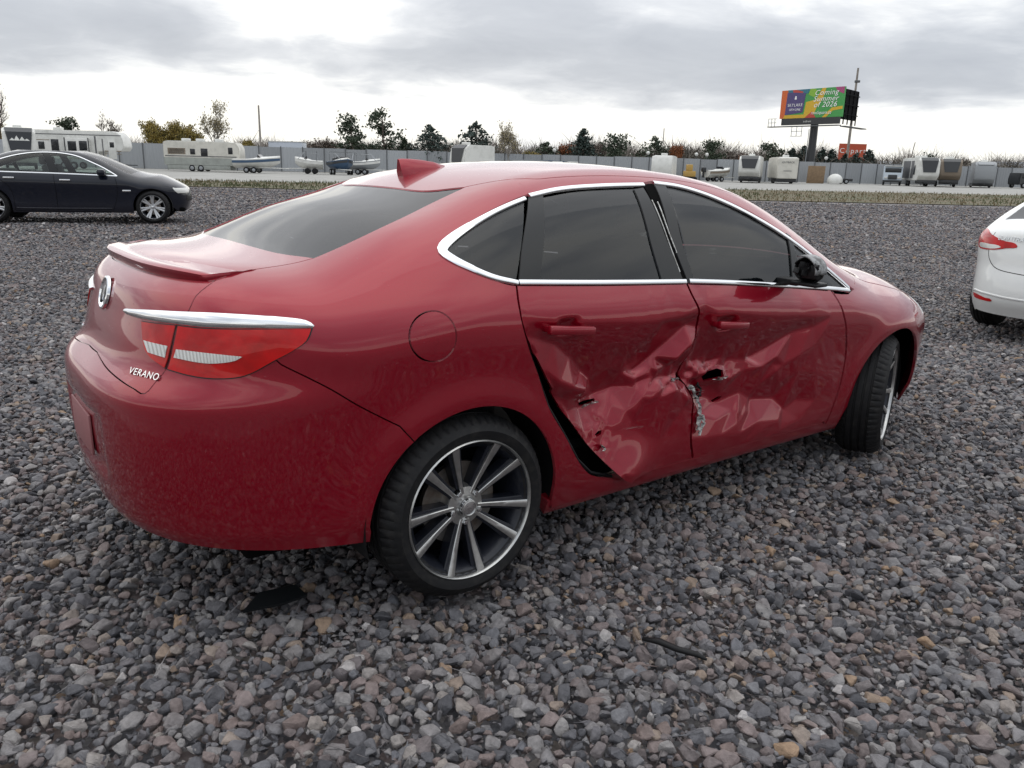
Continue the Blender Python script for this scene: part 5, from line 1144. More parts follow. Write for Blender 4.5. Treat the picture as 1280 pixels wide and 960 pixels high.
# trailers -------------------------------------------------------------
def small_wheel(parent, x, y, rad=.35): w = lathe('wheel', [(0, -.10), (rad*.55, -.10), (rad*.6, -.12), (rad, -.09), (rad, .09), (rad*.6, .12), (0, .1)], parent, 'rubber', 18); w.location = (x, y, rad); lathe('wheel_rim', [(0, -.125), (rad*.5, -.12), (rad*.55, -.11)], w, 'galv', 14); return w
def camper(name, label, px, depth, L, H, a, body='rv_white', z0=.55, prof='box', wins=(), endwins=(), stripes=(), cap=None, capc='rv_dark', skirt=None, wd=2.45, ac=(.5,), door=None, front='right', lower=None, logo=None, slide=None):
    """camper trailer: local x along its length (nose at +x), near side at -y"""
    t = thing(name, label, 'trailer', G(px, before(px, depth, 6.5), -.02), IM+a, 'campers parked along the fence')
    x0, x1 = -L/2, L/2; y0, y1 = -wd/2, wd/2
    if prof == 'box': P = [(x0, z0), (x1-.3, z0), (x1, z0+.6), (x1-.05, H-.5), (x1-.35, H), (x0+.1, H), (x0, H-.1)]
    elif prof == 'fifth': P = [(x0, z0), (x1-2.6, z0), (x1-2.5, z0+.75), (x1-.25, z0+.85), (x1, z0+1.25), (x1-.12, H-.55), (x1-.6, H), (x0+.1, H), (x0, H-.1)]
    else: P = [(x0, z0), (x1-.9, z0), (x1-.15, z0+.55), (x1, z0+1.0), (x1-.25, H-.35), (x1-.75, H), (x0+.1, H), (x0, H-.1)]
    prism('body', P, y0, y1, 'y', t, body, .06)
    prism('roof', [(x0+.2, H-.005), (x1-.9, H-.005), (x1-1.1, H+.07), (x0+.4, H+.07)], y0+.15, y1-.15, 'y', t, 'rv_white', .02)
    for f in ac:
        q = box('roof_unit', (x0+L*f-.4, -.35, H+.06), (x0+L*f+.4, .35, H+.34), t, 'rv_white', .08)
    for (a0, a1, b0, b1) in wins:
        f = box('window_frame', (x0+L*a0-.05, y0-.035, b0-.05), (x0+L*a1+.05, y0-.008, b1+.05), t, 'rv_dark', .02); box('pane', (x0+L*a0, y0-.05, b0), (x0+L*a1, y0-.028, b1), f, 'rv_window', .015)
    for (a0, a1, b0, b1, c) in stripes: box('stripe', (x0+L*a0, y0-.02, b0), (x0+L*a1, y0-.005, b1), t, c)
    for (a0, a1, b0, b1, c) in endwins:      # on the tail
        f = box('rear_window', (x0-.05, y0+wd*a0, b0), (x0-.006, y0+wd*a1, b1), t, c, .02)
    if slide:
        s = box('slide_out', (x0+L*slide[0], y0-.45, slide[2]), (x0+L*slide[1], y0-.02, slide[3]), t, body, .04)
        for (a0, a1, b0, b1) in slide[4]: box('pane', (x0+L*a0, y0-.475, b0), (x0+L*a1, y0-.447, b1), s, 'rv_window', .01)
        for e_ in (slide[0], slide[1]): box('slide_trim', (x0+L*e_-.04, y0-.49, slide[2]-.03), (x0+L*e_+.05, y0-.44, slide[3]+.04), s, 'rv_dark')
    if cap:                                   # dark glass-like nose panel, bent over two faces of the nose
        pts = [p for p in P if p[0] > x1-1.2 and p[1] > z0+.3][-cap:] ; vs = []; fs_ = []
        pts = [Vector((p[0], 0, p[1])) for p in pts]; n = len(pts)
        for i, p in enumerate(pts):
            e_ = ((.30, .40, .42) if n == 3 else (.36, .41, .44, .43))[min(i, n-1)]*wd
            vs += [p+Vector((.07, -e_, .03)), p+Vector((.07, e_, .03))]
        for i in range(n-1): fs_.append((2*i, 2*i+1, 2*i+3, 2*i+2))
        c_ = mesh('nose_panel', vs, fs_, t, capc); s_ = c_.modifiers.new('s', 'SOLIDIFY'); s_.thickness = .03; s_.offset = 0
        if logo:
            A_, B_ = pts[0]+Vector((.10, 0, .03)), pts[1]+Vector((.10, 0, .03)); u_ = (B_-A_); c0 = A_+u_*.55
            for k, (yy_, hh) in enumerate(((-.55, .22), (-.2, .42), (.2, .34), (.55, .18))): mesh('mountain_mark', [c0+Vector((0, yy_-.22, 0)), c0+Vector((0, yy_+.22, 0)), c0+Vector((0, yy_, 0))+u_.normalized()*hh], [(0, 1, 2)], c_, 'rv_white')
    if cap: box('nose_skirt', (x1-1.6, y0+.1, .35), (x1-.75, y1-.1, z0+.06), t, 'rv_dark', .05)
    if door: f = box('door', (x0+L*door-.38, y0-.03, z0+.1), (x0+L*door+.38, y0-.006, z0+2.0), t, body, .03); box('door_window', (x0+L*door-.2, y0-.045, z0+1.2), (x0+L*door+.2, y0-.025, z0+1.7), f, 'rv_window', .02)
    if skirt: box('skirt', (x0+.3, y0+.02, .18), (x1-1.0, y1-.02, z0+.02), t, skirt, .03)
    if lower: box('lower_band', (x0+.02, y0-.012, z0+.03), (x1-.4, y0-.003, z0+.75), t, lower)
    for wx in (-.45, .45):
        for wy in (y0+.12, y1-.12): small_wheel(t, x0+L*.42+wx, wy)
    tube('tow_bar', [(x1-.8, -.5, .5), (x1+.7, 0, .48), (x1-.8, .5, .5)], .05, t, 'rv_dark', 6)
    return t
FRONT = -PI/2     # nose towards the camera
camper('camper_trailer', 'white camper with a big dark nose window at the left end of the row', 28, 74, 7.5, 3.5, FRONT+.55, 'rv_white', cap=3, prof='nose', wd=2.5, logo=True)
t = camper('camper_trailer', 'long white camper with black windows and a slide-out behind the navy car', 103, 82, 9.3, 3.62, .10, 'rv_white', z0=.95, prof='fifth', wins=((.14, .19, 1.9, 2.5), (.27, .335, 1.75, 2.75)), stripes=((.0, .98, 3.25, 3.33, 'rv_stripe'), (.05, .25, 2.7, 2.76, 'rv_brown'), (.80, .97, 1.75, 1.85, 'rv_brown'), (.80, .97, 1.5, 1.56, 'rv_brown'), (.705, .72, 1.0, 3.2, 'rv_stripe'), (.78, .79, 1.0, 2.95, 'rv_stripe')), slide=(.42, .66, 1.1, 2.95, ((.45, .535, 1.75, 2.65), (.565, .645, 1.8, 2.7))), ac=(.30,), door=.88)
camper('camper_trailer', 'older cream travel trailer with grey-green lower half beside the speedboat', 258, 86, 7.7, 2.95, .06, 'rv_cream', z0=.62, wins=((.36, .41, 1.75, 2.2), (.50, .575, 1.6, 2.25), (.86, .905, 1.85, 2.4)), stripes=((.06, .29, 1.7, 2.3, 'rv_brown'), (.075, .275, 1.76, 2.24, 'rv_cream'), (.02, .96, 1.48, 1.56, 'rv_stripe')), lower='rv_skirt', ac=(.26, .45, .70), skirt='rv_skirt')
camper('camper_trailer', 'white camper with dark nose panel showing above the red car roof', 590, 92, 4.8, 3.4, FRONT-.75, 'rv_white', cap=3, prof='nose', ac=(.7,))
camper('camper_trailer', 'plain white box camper above the damaged car roofline', 829, 112, 5, 2.9, FRONT-.3, 'rv_white', ac=(.6,), endwins=())
camper('camper_trailer', 'white camper with black windscreen panel facing the lot beside a cream camper', 937, 110, 7.5, 3.15, FRONT-.34, 'rv_white', cap=3, prof='nose', z0=.7, skirt='rv_dark')
t = camper('camper_trailer', 'cream camper showing its plain tail beside the billboard post', 976, 110, 7, 3.1, PI/2-.12, 'rv_cream', z0=.6, ac=(.3,), skirt='rv_dark', wins=((.05, .12, 1.5, 2.5),), endwins=((.30, .70, 1.5, 1.56, 'rv_stripe'),))
text('name_decal', 'OUTBACK', .32, t, 'rv_stripe', basis(Vector((-3.53, .0, 2.55)), Vector((0, -1, 0)), Vector((0, 0, 1)), Vector((-1, 0, 0))), .005)
camper('camper_trailer', 'large fifth-wheel camper with black nose and striped side beside the white truck', 1147, 113, 8.5, 3.55, FRONT-.18, 'rv_white', cap=3, prof='nose', z0=.75, stripes=((.1, .5, 1.0, 3.2, 'rv_stripe'), (.55, .7, 1.0, 3.2, 'rv_stripe')), wins=((.72, .78, 1.5, 2.6),), ac=(.3, .6))
camper('camper_trailer', 'tan fifth-wheel camper with white-rimmed dark nose window', 1181, 114, 8, 3.5, FRONT-.36, 'rv_brown', cap=3, prof='nose', z0=.85, ac=(.4, .7))
camper('camper_trailer', 'grey camper with white roof standing apart near the right fence corner', 1225, 117, 7.5, 3.25, FRONT-.42, 'rv_grey', cap=2, capc='rv_grey', prof='nose', z0=.5, ac=(.5,), skirt='rv_dark')
# boats ---------------------------------------------------------------
def boat(name, label, px, depth, L, a, hull='rv_white', band='rv_blue', top='rv_white', engine=None, rails=False, group='boats on trailers along the fence'):
    t = thing(name, label, 'boat', G(px, before(px, depth), -.02), IM+a, group); vs = []; fs = []; K = 13; n = 7
    for i in range(K):
        s = i/(K-1); x = -L/2+L*s; w = 1.1*(1-max(0, (s-.45)/.55)**2.2)+.02; kz = .45+.6*max(0, (s-.55)/.45)**2; sz = 1.32+.30*s*s
        for y, z in ((-w, sz), (-w*.98, (sz+kz)/2+.1), (-w*.6, kz+.15), (0, kz), (w*.6, kz+.15), (w*.98, (sz+kz)/2+.1), (w, sz)): vs.append((x, y, z))
    for i in range(K-1):
        for k in range(n-1): fs.append((i*n+k, i*n+k+1, (i+1)*n+k+1, (i+1)*n+k))
    fs += [tuple(range(n)), tuple(range((K-1)*n, K*n))[::-1]]
    mesh('hull', vs, fs, t, hull, True, 50)
    vs = []; fs = []
    for i in range(K):
        s = i/(K-1); x = -L/2+L*s; w = 1.1*(1-max(0, (s-.45)/.55)**2.2)+.03; sz = 1.32+.30*s*s
        vs += [(x, -w-.02, sz-.34), (x, -w-.02, sz-.10), (x, w+.02, sz-.10), (x, w+.02, sz-.34)]
    for i in range(K-1): fs += [(4*i, 4*i+1, 4*i+5, 4*i+4), (4*i+2, 4*i+3, 4*i+7, 4*i+6)]
    mesh('hull_band', vs, fs, t, band)
    vs = []; fs = []
    for i in range(K):
        s = i/(K-1); x = -L/2+L*s; w = 1.08*(1-max(0, (s-.45)/.55)**2.2)+.02; sz = 1.32+.30*s*s; hz_ = .25*math.sin(min(1, max(0, (s-.35)/.3))*PI/2)*(1-.4*s) if s > .35 else .05
        vs += [(x, -w, sz), (x, -w*.5, sz+hz_), (x, w*.5, sz+hz_), (x, w, sz)]
    for i in range(K-1): fs += [(4*i+k, 4*i+k+1, 4*i+k+5, 4*i+k+4) for k in range(3)]
    mesh('deck', vs, fs, t, top, True, 40)
    prism('windshield', [(.15, 1.52), (.55, 1.52), (.2, 1.85)], -.7, .7, 'y', t, 'rv_window')
    tr = link('boat_trailer', None, t)
    for y in (-.55, .55): tube('frame_rail', [(-L/2+.3, y, .55), (L*.2, y, .55), (L/2+.8, 0, .5)], .05, tr, 'rv_white', 6)
    for x in (-L*.2, -L*.2+.75):
        for y in (-.98, .98): small_wheel(tr, x, y, .3)
    if engine: bm = bmesh.new(); addbox(bm, (-L/2-.55, -.25, 1.15), (-L/2-.02, .25, 1.75), .1); addbox(bm, (-L/2-.42, -.09, .45), (-L/2-.15, .09, 1.2), .04); bmobj('outboard_motor', bm, t, engine, 40)
    if rails:
        for y in (-1, 1): tube('hand_rail', [(-L*.3, y, 1.3), (-L*.3, y, 2.1), (L*.2, y, 2.15), (L*.38, y*.6, 1.5)], .03, t, 'galv', 6)
        for x in (-L*.28, .3): tube('canopy_frame', [(x, -1, 1.3), (x, -1, 2.3), (x, 1, 2.3), (x, 1, 1.3)], .025, t, 'galvdark', 6)
    return t
boat('speedboat', 'white and blue speedboat on a trailer beside the cream travel trailer', 323, 84, 4.6, .03)
boat('speedboat', 'small white open boat with railings on a trailer by the fence', 387, 87, 2.9, PI+.2, band='rv_white', rails=True)
boat('motorboat', 'dark blue motorboat with outboard engine and rails near two pines', 428, 86, 3.2, FRONT+.6, hull='rv_blue', band='rv_dark', engine='rv_dark', rails=True)
boat('motorboat', 'pale pontoon-like boat with rails right of the dark blue motorboat', 456, 90, 3.4, .1, hull='rv_grey', band='rv_white', rails=True)
boat('motorboat', 'low white boat with a black engine beside the black-windowed camper', 896, 108, 3.6, .35, band='rv_brown', engine='rv_dark')
# covered dinghy, board, digger, truck, dark van
bm = bmesh.new(); bmesh.ops.create_uvsphere(bm, u_segments=18, v_segments=10, radius=1)
for v in bm.verts: v.co = Vector((v.co.x*1.25, v.co.y*.9, max(v.co.z, -.25)*.95+.35))
tag(bmobj('covered_dinghy', bm, None, 'rv_white', 60), 'small white covered dinghy sitting low before the fence', 'boat').location = G(1043, before(1043, 113, 3), 0)
box_ = tag(box('plywood_board', (-1.15, -.05, 0), (1.15, .05, 2.25), None, 'wood', .02), 'brown plywood board standing at the foot of the billboard post', 'board'); box_.location = G(1018.5, before(1018.5, 112, 2.5)); box_.rotation_euler = (.05, 0, IM)
ft = thing('flat_trailer', 'low dark flatbed trailer beside the covered dinghy', 'trailer', G(1054, before(1054, 113, 2.5)), IM); box('deck', (-.9, -.8, .35), (.9, .8, .7), ft, 'rv_dark', .03); small_wheel(ft, 0, -.9, .32); small_wheel(ft, 0, .9, .32)
for px, dp_, w_ in ((662, 97, 5.2), (690, 98, 3.6)):
    ft = thing('covered_trailer', 'grey covered trailer with its top just above the red car roof' if px < 680 else 'shorter white-ended covered trailer just above the red car roof', 'trailer', G(px, before(px, dp_)), IM); bx_ = prism('cover', [(-w_/2, .6), (w_/2, .6), (w_/2, 1.5), (w_/2-.5, 2.0), (-w_/2+.5, 2.05), (-w_/2, 1.6)], -1, 1, 'y', ft, 'rv_grey' if px < 680 else 'rv_blue', .06)
    box('end_wall', (w_/2+.02, -1, .6), (w_/2+1.2, 1, 1.95), ft, 'rv_white', .04)
    for x in (-.4, .4): small_wheel(ft, x, -.9, .33)
dg = thing('yellow_digger', 'small yellow digger half hidden behind the red car roof', 'machine', G(861, before(861, 110)), IM); bm = bmesh.new(); addbox(bm, (-.7, -.6, .5), (.7, .6, 1.2), .08); bmobj('engine_cover', bm, dg, simple('yellowpaint', (.45, .28, .07), .5), 40)
bm = bmesh.new(); addbox(bm, (-.4, -.5, 1.2), (.3, .5, 2.0), .06); bmobj('cab', bm, dg, 'yellowpaint', 40); box('tracks', (-.9, -.7, 0), (.9, .7, .5), dg, 'rubber', .15)
tk = thing('parked_truck', 'white and pale blue truck cab standing before the fence', 'truck', G(1114, before(1114, 112, 5)), IM+FRONT-.40)
prism('cab', [(-2.2, .6), (1.0, .6), (1.05, 1.5), (.85, 2.35), (.6, 2.5), (-2.2, 2.5)], -1.15, 1.15, 'y', tk, simple('trucklight', (.50, .56, .62), .4), .08)
box('windscreen', (.93, -.98, 1.62), (1.02, .98, 2.2), tk, 'rv_window', .02, Matrix.Rotation(0, 4, 'Y')); box('grille', (1.03, -.55, .75), (1.10, .55, 1.35), tk, 'rv_dark', .03); box('front_bumper', (.98, -1.15, .40), (1.14, 1.15, .68), tk, 'rv_dark', .04); box('sun_visor', (.6, -1.1, 2.42), (1.15, 1.1, 2.5), tk, 'rv_white', .02)
for y in (-.8, .8): box('headlight', (1.035, y-.2, .85), (1.10, y+.2, 1.1), tk, 'clearlens', .03); small_wheel(tk, .3, y*1.25, .45); small_wheel(tk, -1.6, y*1.25, .45)
vn = thing('parked_van', 'dark van at the right end of the fence row', 'van', G(1281, before(1281, 112, 5)), IM+.3); prism('body', [(-2.2, .45), (2.2, .45), (2.25, 1.0), (1.3, 1.25), (.7, 1.95), (-2.1, 2.0), (-2.25, 1.2)], -.95, .95, 'y', vn, 'rv_dark', .08)
box('side_window', (-1.8, -.985, 1.3), (.55, -.955, 1.8), vn, 'rv_window', .02)
for x in (-1.4, 1.4):
    for y in (-.9, .9): small_wheel(vn, x, y, .36)
# poles, billboard, signs ----------------------------------------------
def pole(name, label, px, pyt, depth, rad, group=None, lean=0, m='polewood', arms=0):
    H_ = zpx(px, pyt, depth); p = G(px, depth); t = thing(name, label, 'pole', p, IM, group)
    tube('shaft', [(0, 0, 0), (lean*.5, 0, H_*.5), (lean, 0, H_)], [rad, rad*.85, rad*.65], t, m, 10)
    for k in range(arms): box('cross_arm', (lean-.9, -.06, H_-.5-.9*k), (lean+.9, .06, H_-.36-.9*k), t, m); box('insulator', (lean-.08, -.25, H_-.2-1.5*k), (lean+.30, -.02, H_+.25-1.5*k), t, 'galvdark', .04)
    return t
pole('utility_pole', 'plain wooden pole rising behind the white and blue speedboat', 327.5, 133, 95, .14)
# the tall pole stands beside the billboard; its foot is where the picture shows it
up_ = pole('utility_pole', 'tall weathered utility pole with fittings on its top behind the billboard', 1055, 89, 150, .26, lean=0); bx = box('pole_fitting', (-.35, -.3, zpx(1055, 88, 150)-2.6), (.55, .1, zpx(1055, 88, 150)-2.2), up_, 'galvdark', .05)
pole('utility_pole', 'thin slanting pole above the middle trees', 826, 161, 150, .11)
pole('utility_pole', 'left one of two thin poles behind the black-nosed camper', 1126, 188, 140, .09, lean=.7); pole('utility_pole', 'right one of two thin poles behind the black-nosed camper', 1130, 178, 140, .10, lean=.9)
for px, wh_ in ((692, 'beside the low wide evergreen'), (808, 'left of the bushy dark pine'), (868, 'just right of the rust-orange tree'), (881, 'above the low white boat'), (1029, 'just right of the billboard post')):
    H_ = 3.15; t = thing('yard_light', 'small round white lamp globe at the fence top, '+wh_, 'lamp', G(px, np.interp(px, [690, 1030], [103, 112])+2), IM, 'globe lamps along the fence'); tube('post', [(0, 0, 0), (0, 0, H_)], .04, t, 'galvdark', 6)
    bm = bmesh.new(); bmesh.ops.create_uvsphere(bm, u_segments=12, v_segments=8, radius=.24); 
    for v in bm.verts: v.co.z += H_+.2
    bmobj('globe', bm, t, 'rv_white', 60)
D_ = 122; bbp = G(1010, D_); bb = thing('billboard', 'colourful advertising billboard on a single thick dark steel post', 'billboard', bbp, IM)
zlo, zhi = zpx(1010, 158, D_), zpx(1010, 114, D_)
lathe('post', [(.62, 0), (.55, zlo+1.4)], bb, 'rv_dark', 20, 'z'); Wb, Hb = 10.8, 4.0
fa = math.radians(-57); fc = link('front_face', None, bb); fc.location = (-1.2, -.9, zlo+1.05); fc.rotation_euler = (0, 0, fa)
def rect(name, x0, x1, z0, z1, y, parent, m, d=.12): return box(name, (x0, y, z0), (x1, y+d, z1), parent, m)
rect('face_board', -Wb/2, Wb/2, 0, Hb, 0, fc, simple('bb_green', (.055, .30, .07), .5), .35)
def blob(name, pts, m, y): q = prism(name, [(x*Wb-Wb/2, z*Hb) for x, z in pts], y, y+.02, 'y', fc, m); return q
simple('bb_orange', (.60, .12, .025), .5); simple('bb_yellow', (.60, .38, .025), .5); simple('bb_purple', (.075, .055, .17), .5); simple('bb_teal', (.03, .16, .22), .5); simple('bb_pink', (.36, .06, .17), .5); simple('bb_red', (.46, .06, .04), .5); simple('bb_letter', (.80, .80, .78), .5); simple('bb_lime', (.22, .42, .04), .5)
blob('print_orange', [(0, 0), (.10, 0), (.09, .5), (.11, 1), (0, 1)], 'bb_orange', -.012)
blob('print_yellow', [(.06, .0), (.55, .0), (.60, .35), (.68, .62), (.72, 1.0), (.66, 1.0), (.58, .62), (.42, .55), (.40, .12), (.08, .12)], 'bb_yellow', -.016)
blob('print_teal', [(.12, .88), (.36, .80), (.44, .86), (.47, 1), (.10, 1)], 'bb_teal', -.020); blob('print_red', [(.42, 0), (.60, 0), (.53, .22), (.47, .10)], 'bb_red', -.020); blob('print_orange_top', [(.20, .88), (.34, .80), (.36, .92), (.24, 1), (.18, 1)], 'bb_red', -.024)
blob('print_pink', [(.90, .86), (1, .76), (1, 1), (.86, 1)], 'bb_pink', -.018); blob('print_lime', [(.70, 0), (.76, 0), (.86, .22), (1, .26), (1, .36), (.84, .32)], 'bb_yellow', -.018); blob('print_lime_top', [(.45, .80), (.55, .70), (.60, .90), (.54, 1.0), (.47, 1.0)], 'bb_lime', -.020)
blob('logo_panel', [(.085, .12), (.38, .20), (.405, .86), (.24, .90), (.10, .92)], 'bb_purple', -.032)
def fx(x, z): return basis(Vector((x*Wb-Wb/2, -.045, z*Hb)), Vector((1, 0, 0)), Vector((0, 0, 1)), Vector((0, -1, 0)))
text('logo_text', 'SKYLAKE', .60, fc, 'bb_letter', fx(.245, .46), .01, 0, 1.15, sx=1.0); text('logo_text', '10TH LINE', .46, fc, 'bb_letter', fx(.245, .30), .01)
prism('logo_mark', [(.245*Wb-Wb/2-.2, .66*Hb), (.245*Wb-Wb/2+.2, .66*Hb), (.245*Wb-Wb/2+.12, .76*Hb), (.245*Wb-Wb/2, .79*Hb), (.245*Wb-Wb/2-.12, .76*Hb)], -.045, -.034, 'y', fc, 'bb_letter')
for w_, z, s in (('Coming', .84, 1.02), ('Summer', .63, 1.02), ('of 2026', .43, 1.02)): text('headline', w_, s, fc, 'bb_letter', fx(.73, z), .01, .25, 1.08, sx=1.15)
text('headline', 'rossSquare.ca', .62, fc, 'bb_letter', fx(.68, .16), .01, .1)
box('apron', (-Wb/2+.4, .0, -.95), (Wb/2-.3, .3, -.02), fc, 'rv_dark'); text('apron_text', 'outfront', .42, fc, 'rv_white', basis(Vector((-.3, -.03, -.5)), Vector((1, 0, 0)), Vector((0, 0, 1)), Vector((0, -1, 0))), .01)
for x0, x1 in ((-Wb/2-1.4, Wb/2+.2),): box('catwalk', (x0, -.9, -1.25), (x1, -.1, -1.12), fc, 'galvdark')
for x in (-Wb/2-1.3, -Wb/2-.7, -Wb/2-.1): tube('catwalk_rail', [(x, -.85, -1.2), (x, -.85, .0)], .045, fc, 'galv', 6)
for z in (-.6, -.02): tube('catwalk_rail', [(-Wb/2-1.35, -.85, z), (-Wb/2+.2, -.85, z)], .04, fc, 'galv', 6)
for x in (-2.1, -1.2, -.3): tube('lower_rail', [(x, -1.0, -1.3), (x, -1.0, -2.6)], .045, fc, 'galv', 6)
for z in (-1.9, -2.6): tube('lower_rail', [(-2.2, -1.0, z), (-.2, -1.0, z)], .045, fc, 'galv', 6)
bk = link('back_face', None, bb); bk.location = (1.75, -5.0, zlo+.95); bk.rotation_euler = (0, 0, math.radians(50))
rect('face_board', 0, 7.4, -.1, Hb, .3, bk, simple('bb_black', (.012, .012, .013), .95, spec=.1), .3)
for i in range(5): box('stringer', (.2+i*1.7, .15, -.8), (.34+i*1.7, .29, Hb-.1), bk, 'bb_black')
for i in range(3): box('stringer', (.1, .02, .5+i*Hb/3), (7.3, .14, .62+i*Hb/3), bk, 'bb_black')
box('catwalk', (0, -.9, -1.25), (9.0, -.1, -1.12), bk, 'galvdark')
tube('ladder', [(-.9, -.5, .5), (-.9, -.5, zlo-.5)], .05, bb, 'galv', 6)
# orange red sign beyond the trees
sg = thing('roadside_sign', 'orange-red sign board with white lettering behind small conifers', 'sign', G(1061, 165), IM); z0, z1 = zpx(1061, 201, 165), zpx(1061, 180, 165)
box('sign_board', (-2.7, 0, z0), (2.7, .3, z1), sg, simple('signred', (.46, .075, .03), .5)); text('sign_text', 'Copart', 1.35, sg, 'bb_letter', basis(Vector((0, -.02, (z0+z1)/2+.25)), Vector((1, 0, 0)), Vector((0, 0, 1)), Vector((0, -1, 0))), .01, 0, 1.25, sx=1.1)
for x in (-1.8, 1.8): tube('sign_post', [(x, .15, 0), (x, .15, z0)], .15, sg, 'galvdark', 8)
# houses and sheds beyond the fence
def house(name, label, px, depth, w, d, hw_, hr, wall, roofm, a=0, cat='building', wins=2):
    t = thing(name, label, cat, G(px, depth), IM+a); box('wall', (-w/2, -d/2, 0), (w/2, d/2, hw_), t, wall)
    prism('roof', [(-d/2-.4, hw_-.1), (d/2+.4, hw_-.1), (0, hw_+hr)], -w/2-.3, w/2+.3, 'x', t, roofm)
    for i in range(wins): f = box('window', (-w*.35+i*w*.5, -d/2-.06, hw_*.55), (-w*.35+i*w*.5+w*.16, -d/2-.01, hw_*.85), t, 'rv_white'); box('pane', (-w*.35+i*w*.5+.1, -d/2-.09, hw_*.55+.1), (-w*.35+i*w*.5+w*.16-.1, -d/2-.065, hw_*.85-.1), f, 'rv_window')
    return t
simple('roofgrey', (.30, .31, .33), .7); simple('brick', (.22, .12, .09), .9)
house('house', 'brown house with pale roof beyond the fence right of the red sign', 1102, 175, 7.5, 8, 2.6, 1.4, 'brick', 'roofgrey'); house('shed', 'long grey-roofed shed above the fence at the right', 1262, 150, 12, 8, 3.1, 1.0, 'rv_grey', simple('roofdark', (.13, .14, .16), .7))
bx = thing('box_truck', 'pale grey box truck body showing over the fence by the wooden pole', 'truck', G(362, 104), IM); box('cargo_box', (-2.2, -1.2, .9), (2.0, 1.2, 3.5), bx, simple('boxgrey', (.50, .54, .60), .5), .03); box('roof_edge', (-2.25, -1.25, 3.5), (2.05, 1.25, 3.58), bx, 'rv_white')
for x in (-1.4, 1.4): small_wheel(bx, x, -1.1, .45)
# ------------------------------------------------------------------ trees
def leafmat(n, c1, c2): MT[n] = mat(n, c1, .7, noise=(.9, c2, .35, .65)); return n
leafmat('pine', (.028, .044, .028), (.050, .068, .036)); leafmat('spruce', (.026, .044, .038), (.040, .060, .050)); leafmat('twig', (.17, .135, .115), (.24, .20, .175)); leafmat('gold', (.27, .19, .035), (.16, .14, .04)); leafmat('rust', (.26, .085, .022), (.17, .06, .02)); leafmat('paleleaf', (.30, .25, .14), (.20, .17, .10)); simple('bark', (.11, .085, .07), .9, noise=(4, (.07, .055, .045), .4, .7)); leafmat('palebark', (.32, .29, .26), (.22, .20, .18))
def limb(vs, fs, a, b, r0, r1):
    v, f = tube_data([a, (a+b)/2+Vector((r0, r0, 0))*.6, b], [r0, (r0+r1)/2, r1], 5); k = len(vs); vs += v; fs += [tuple(k+i for i in q) for q in f]
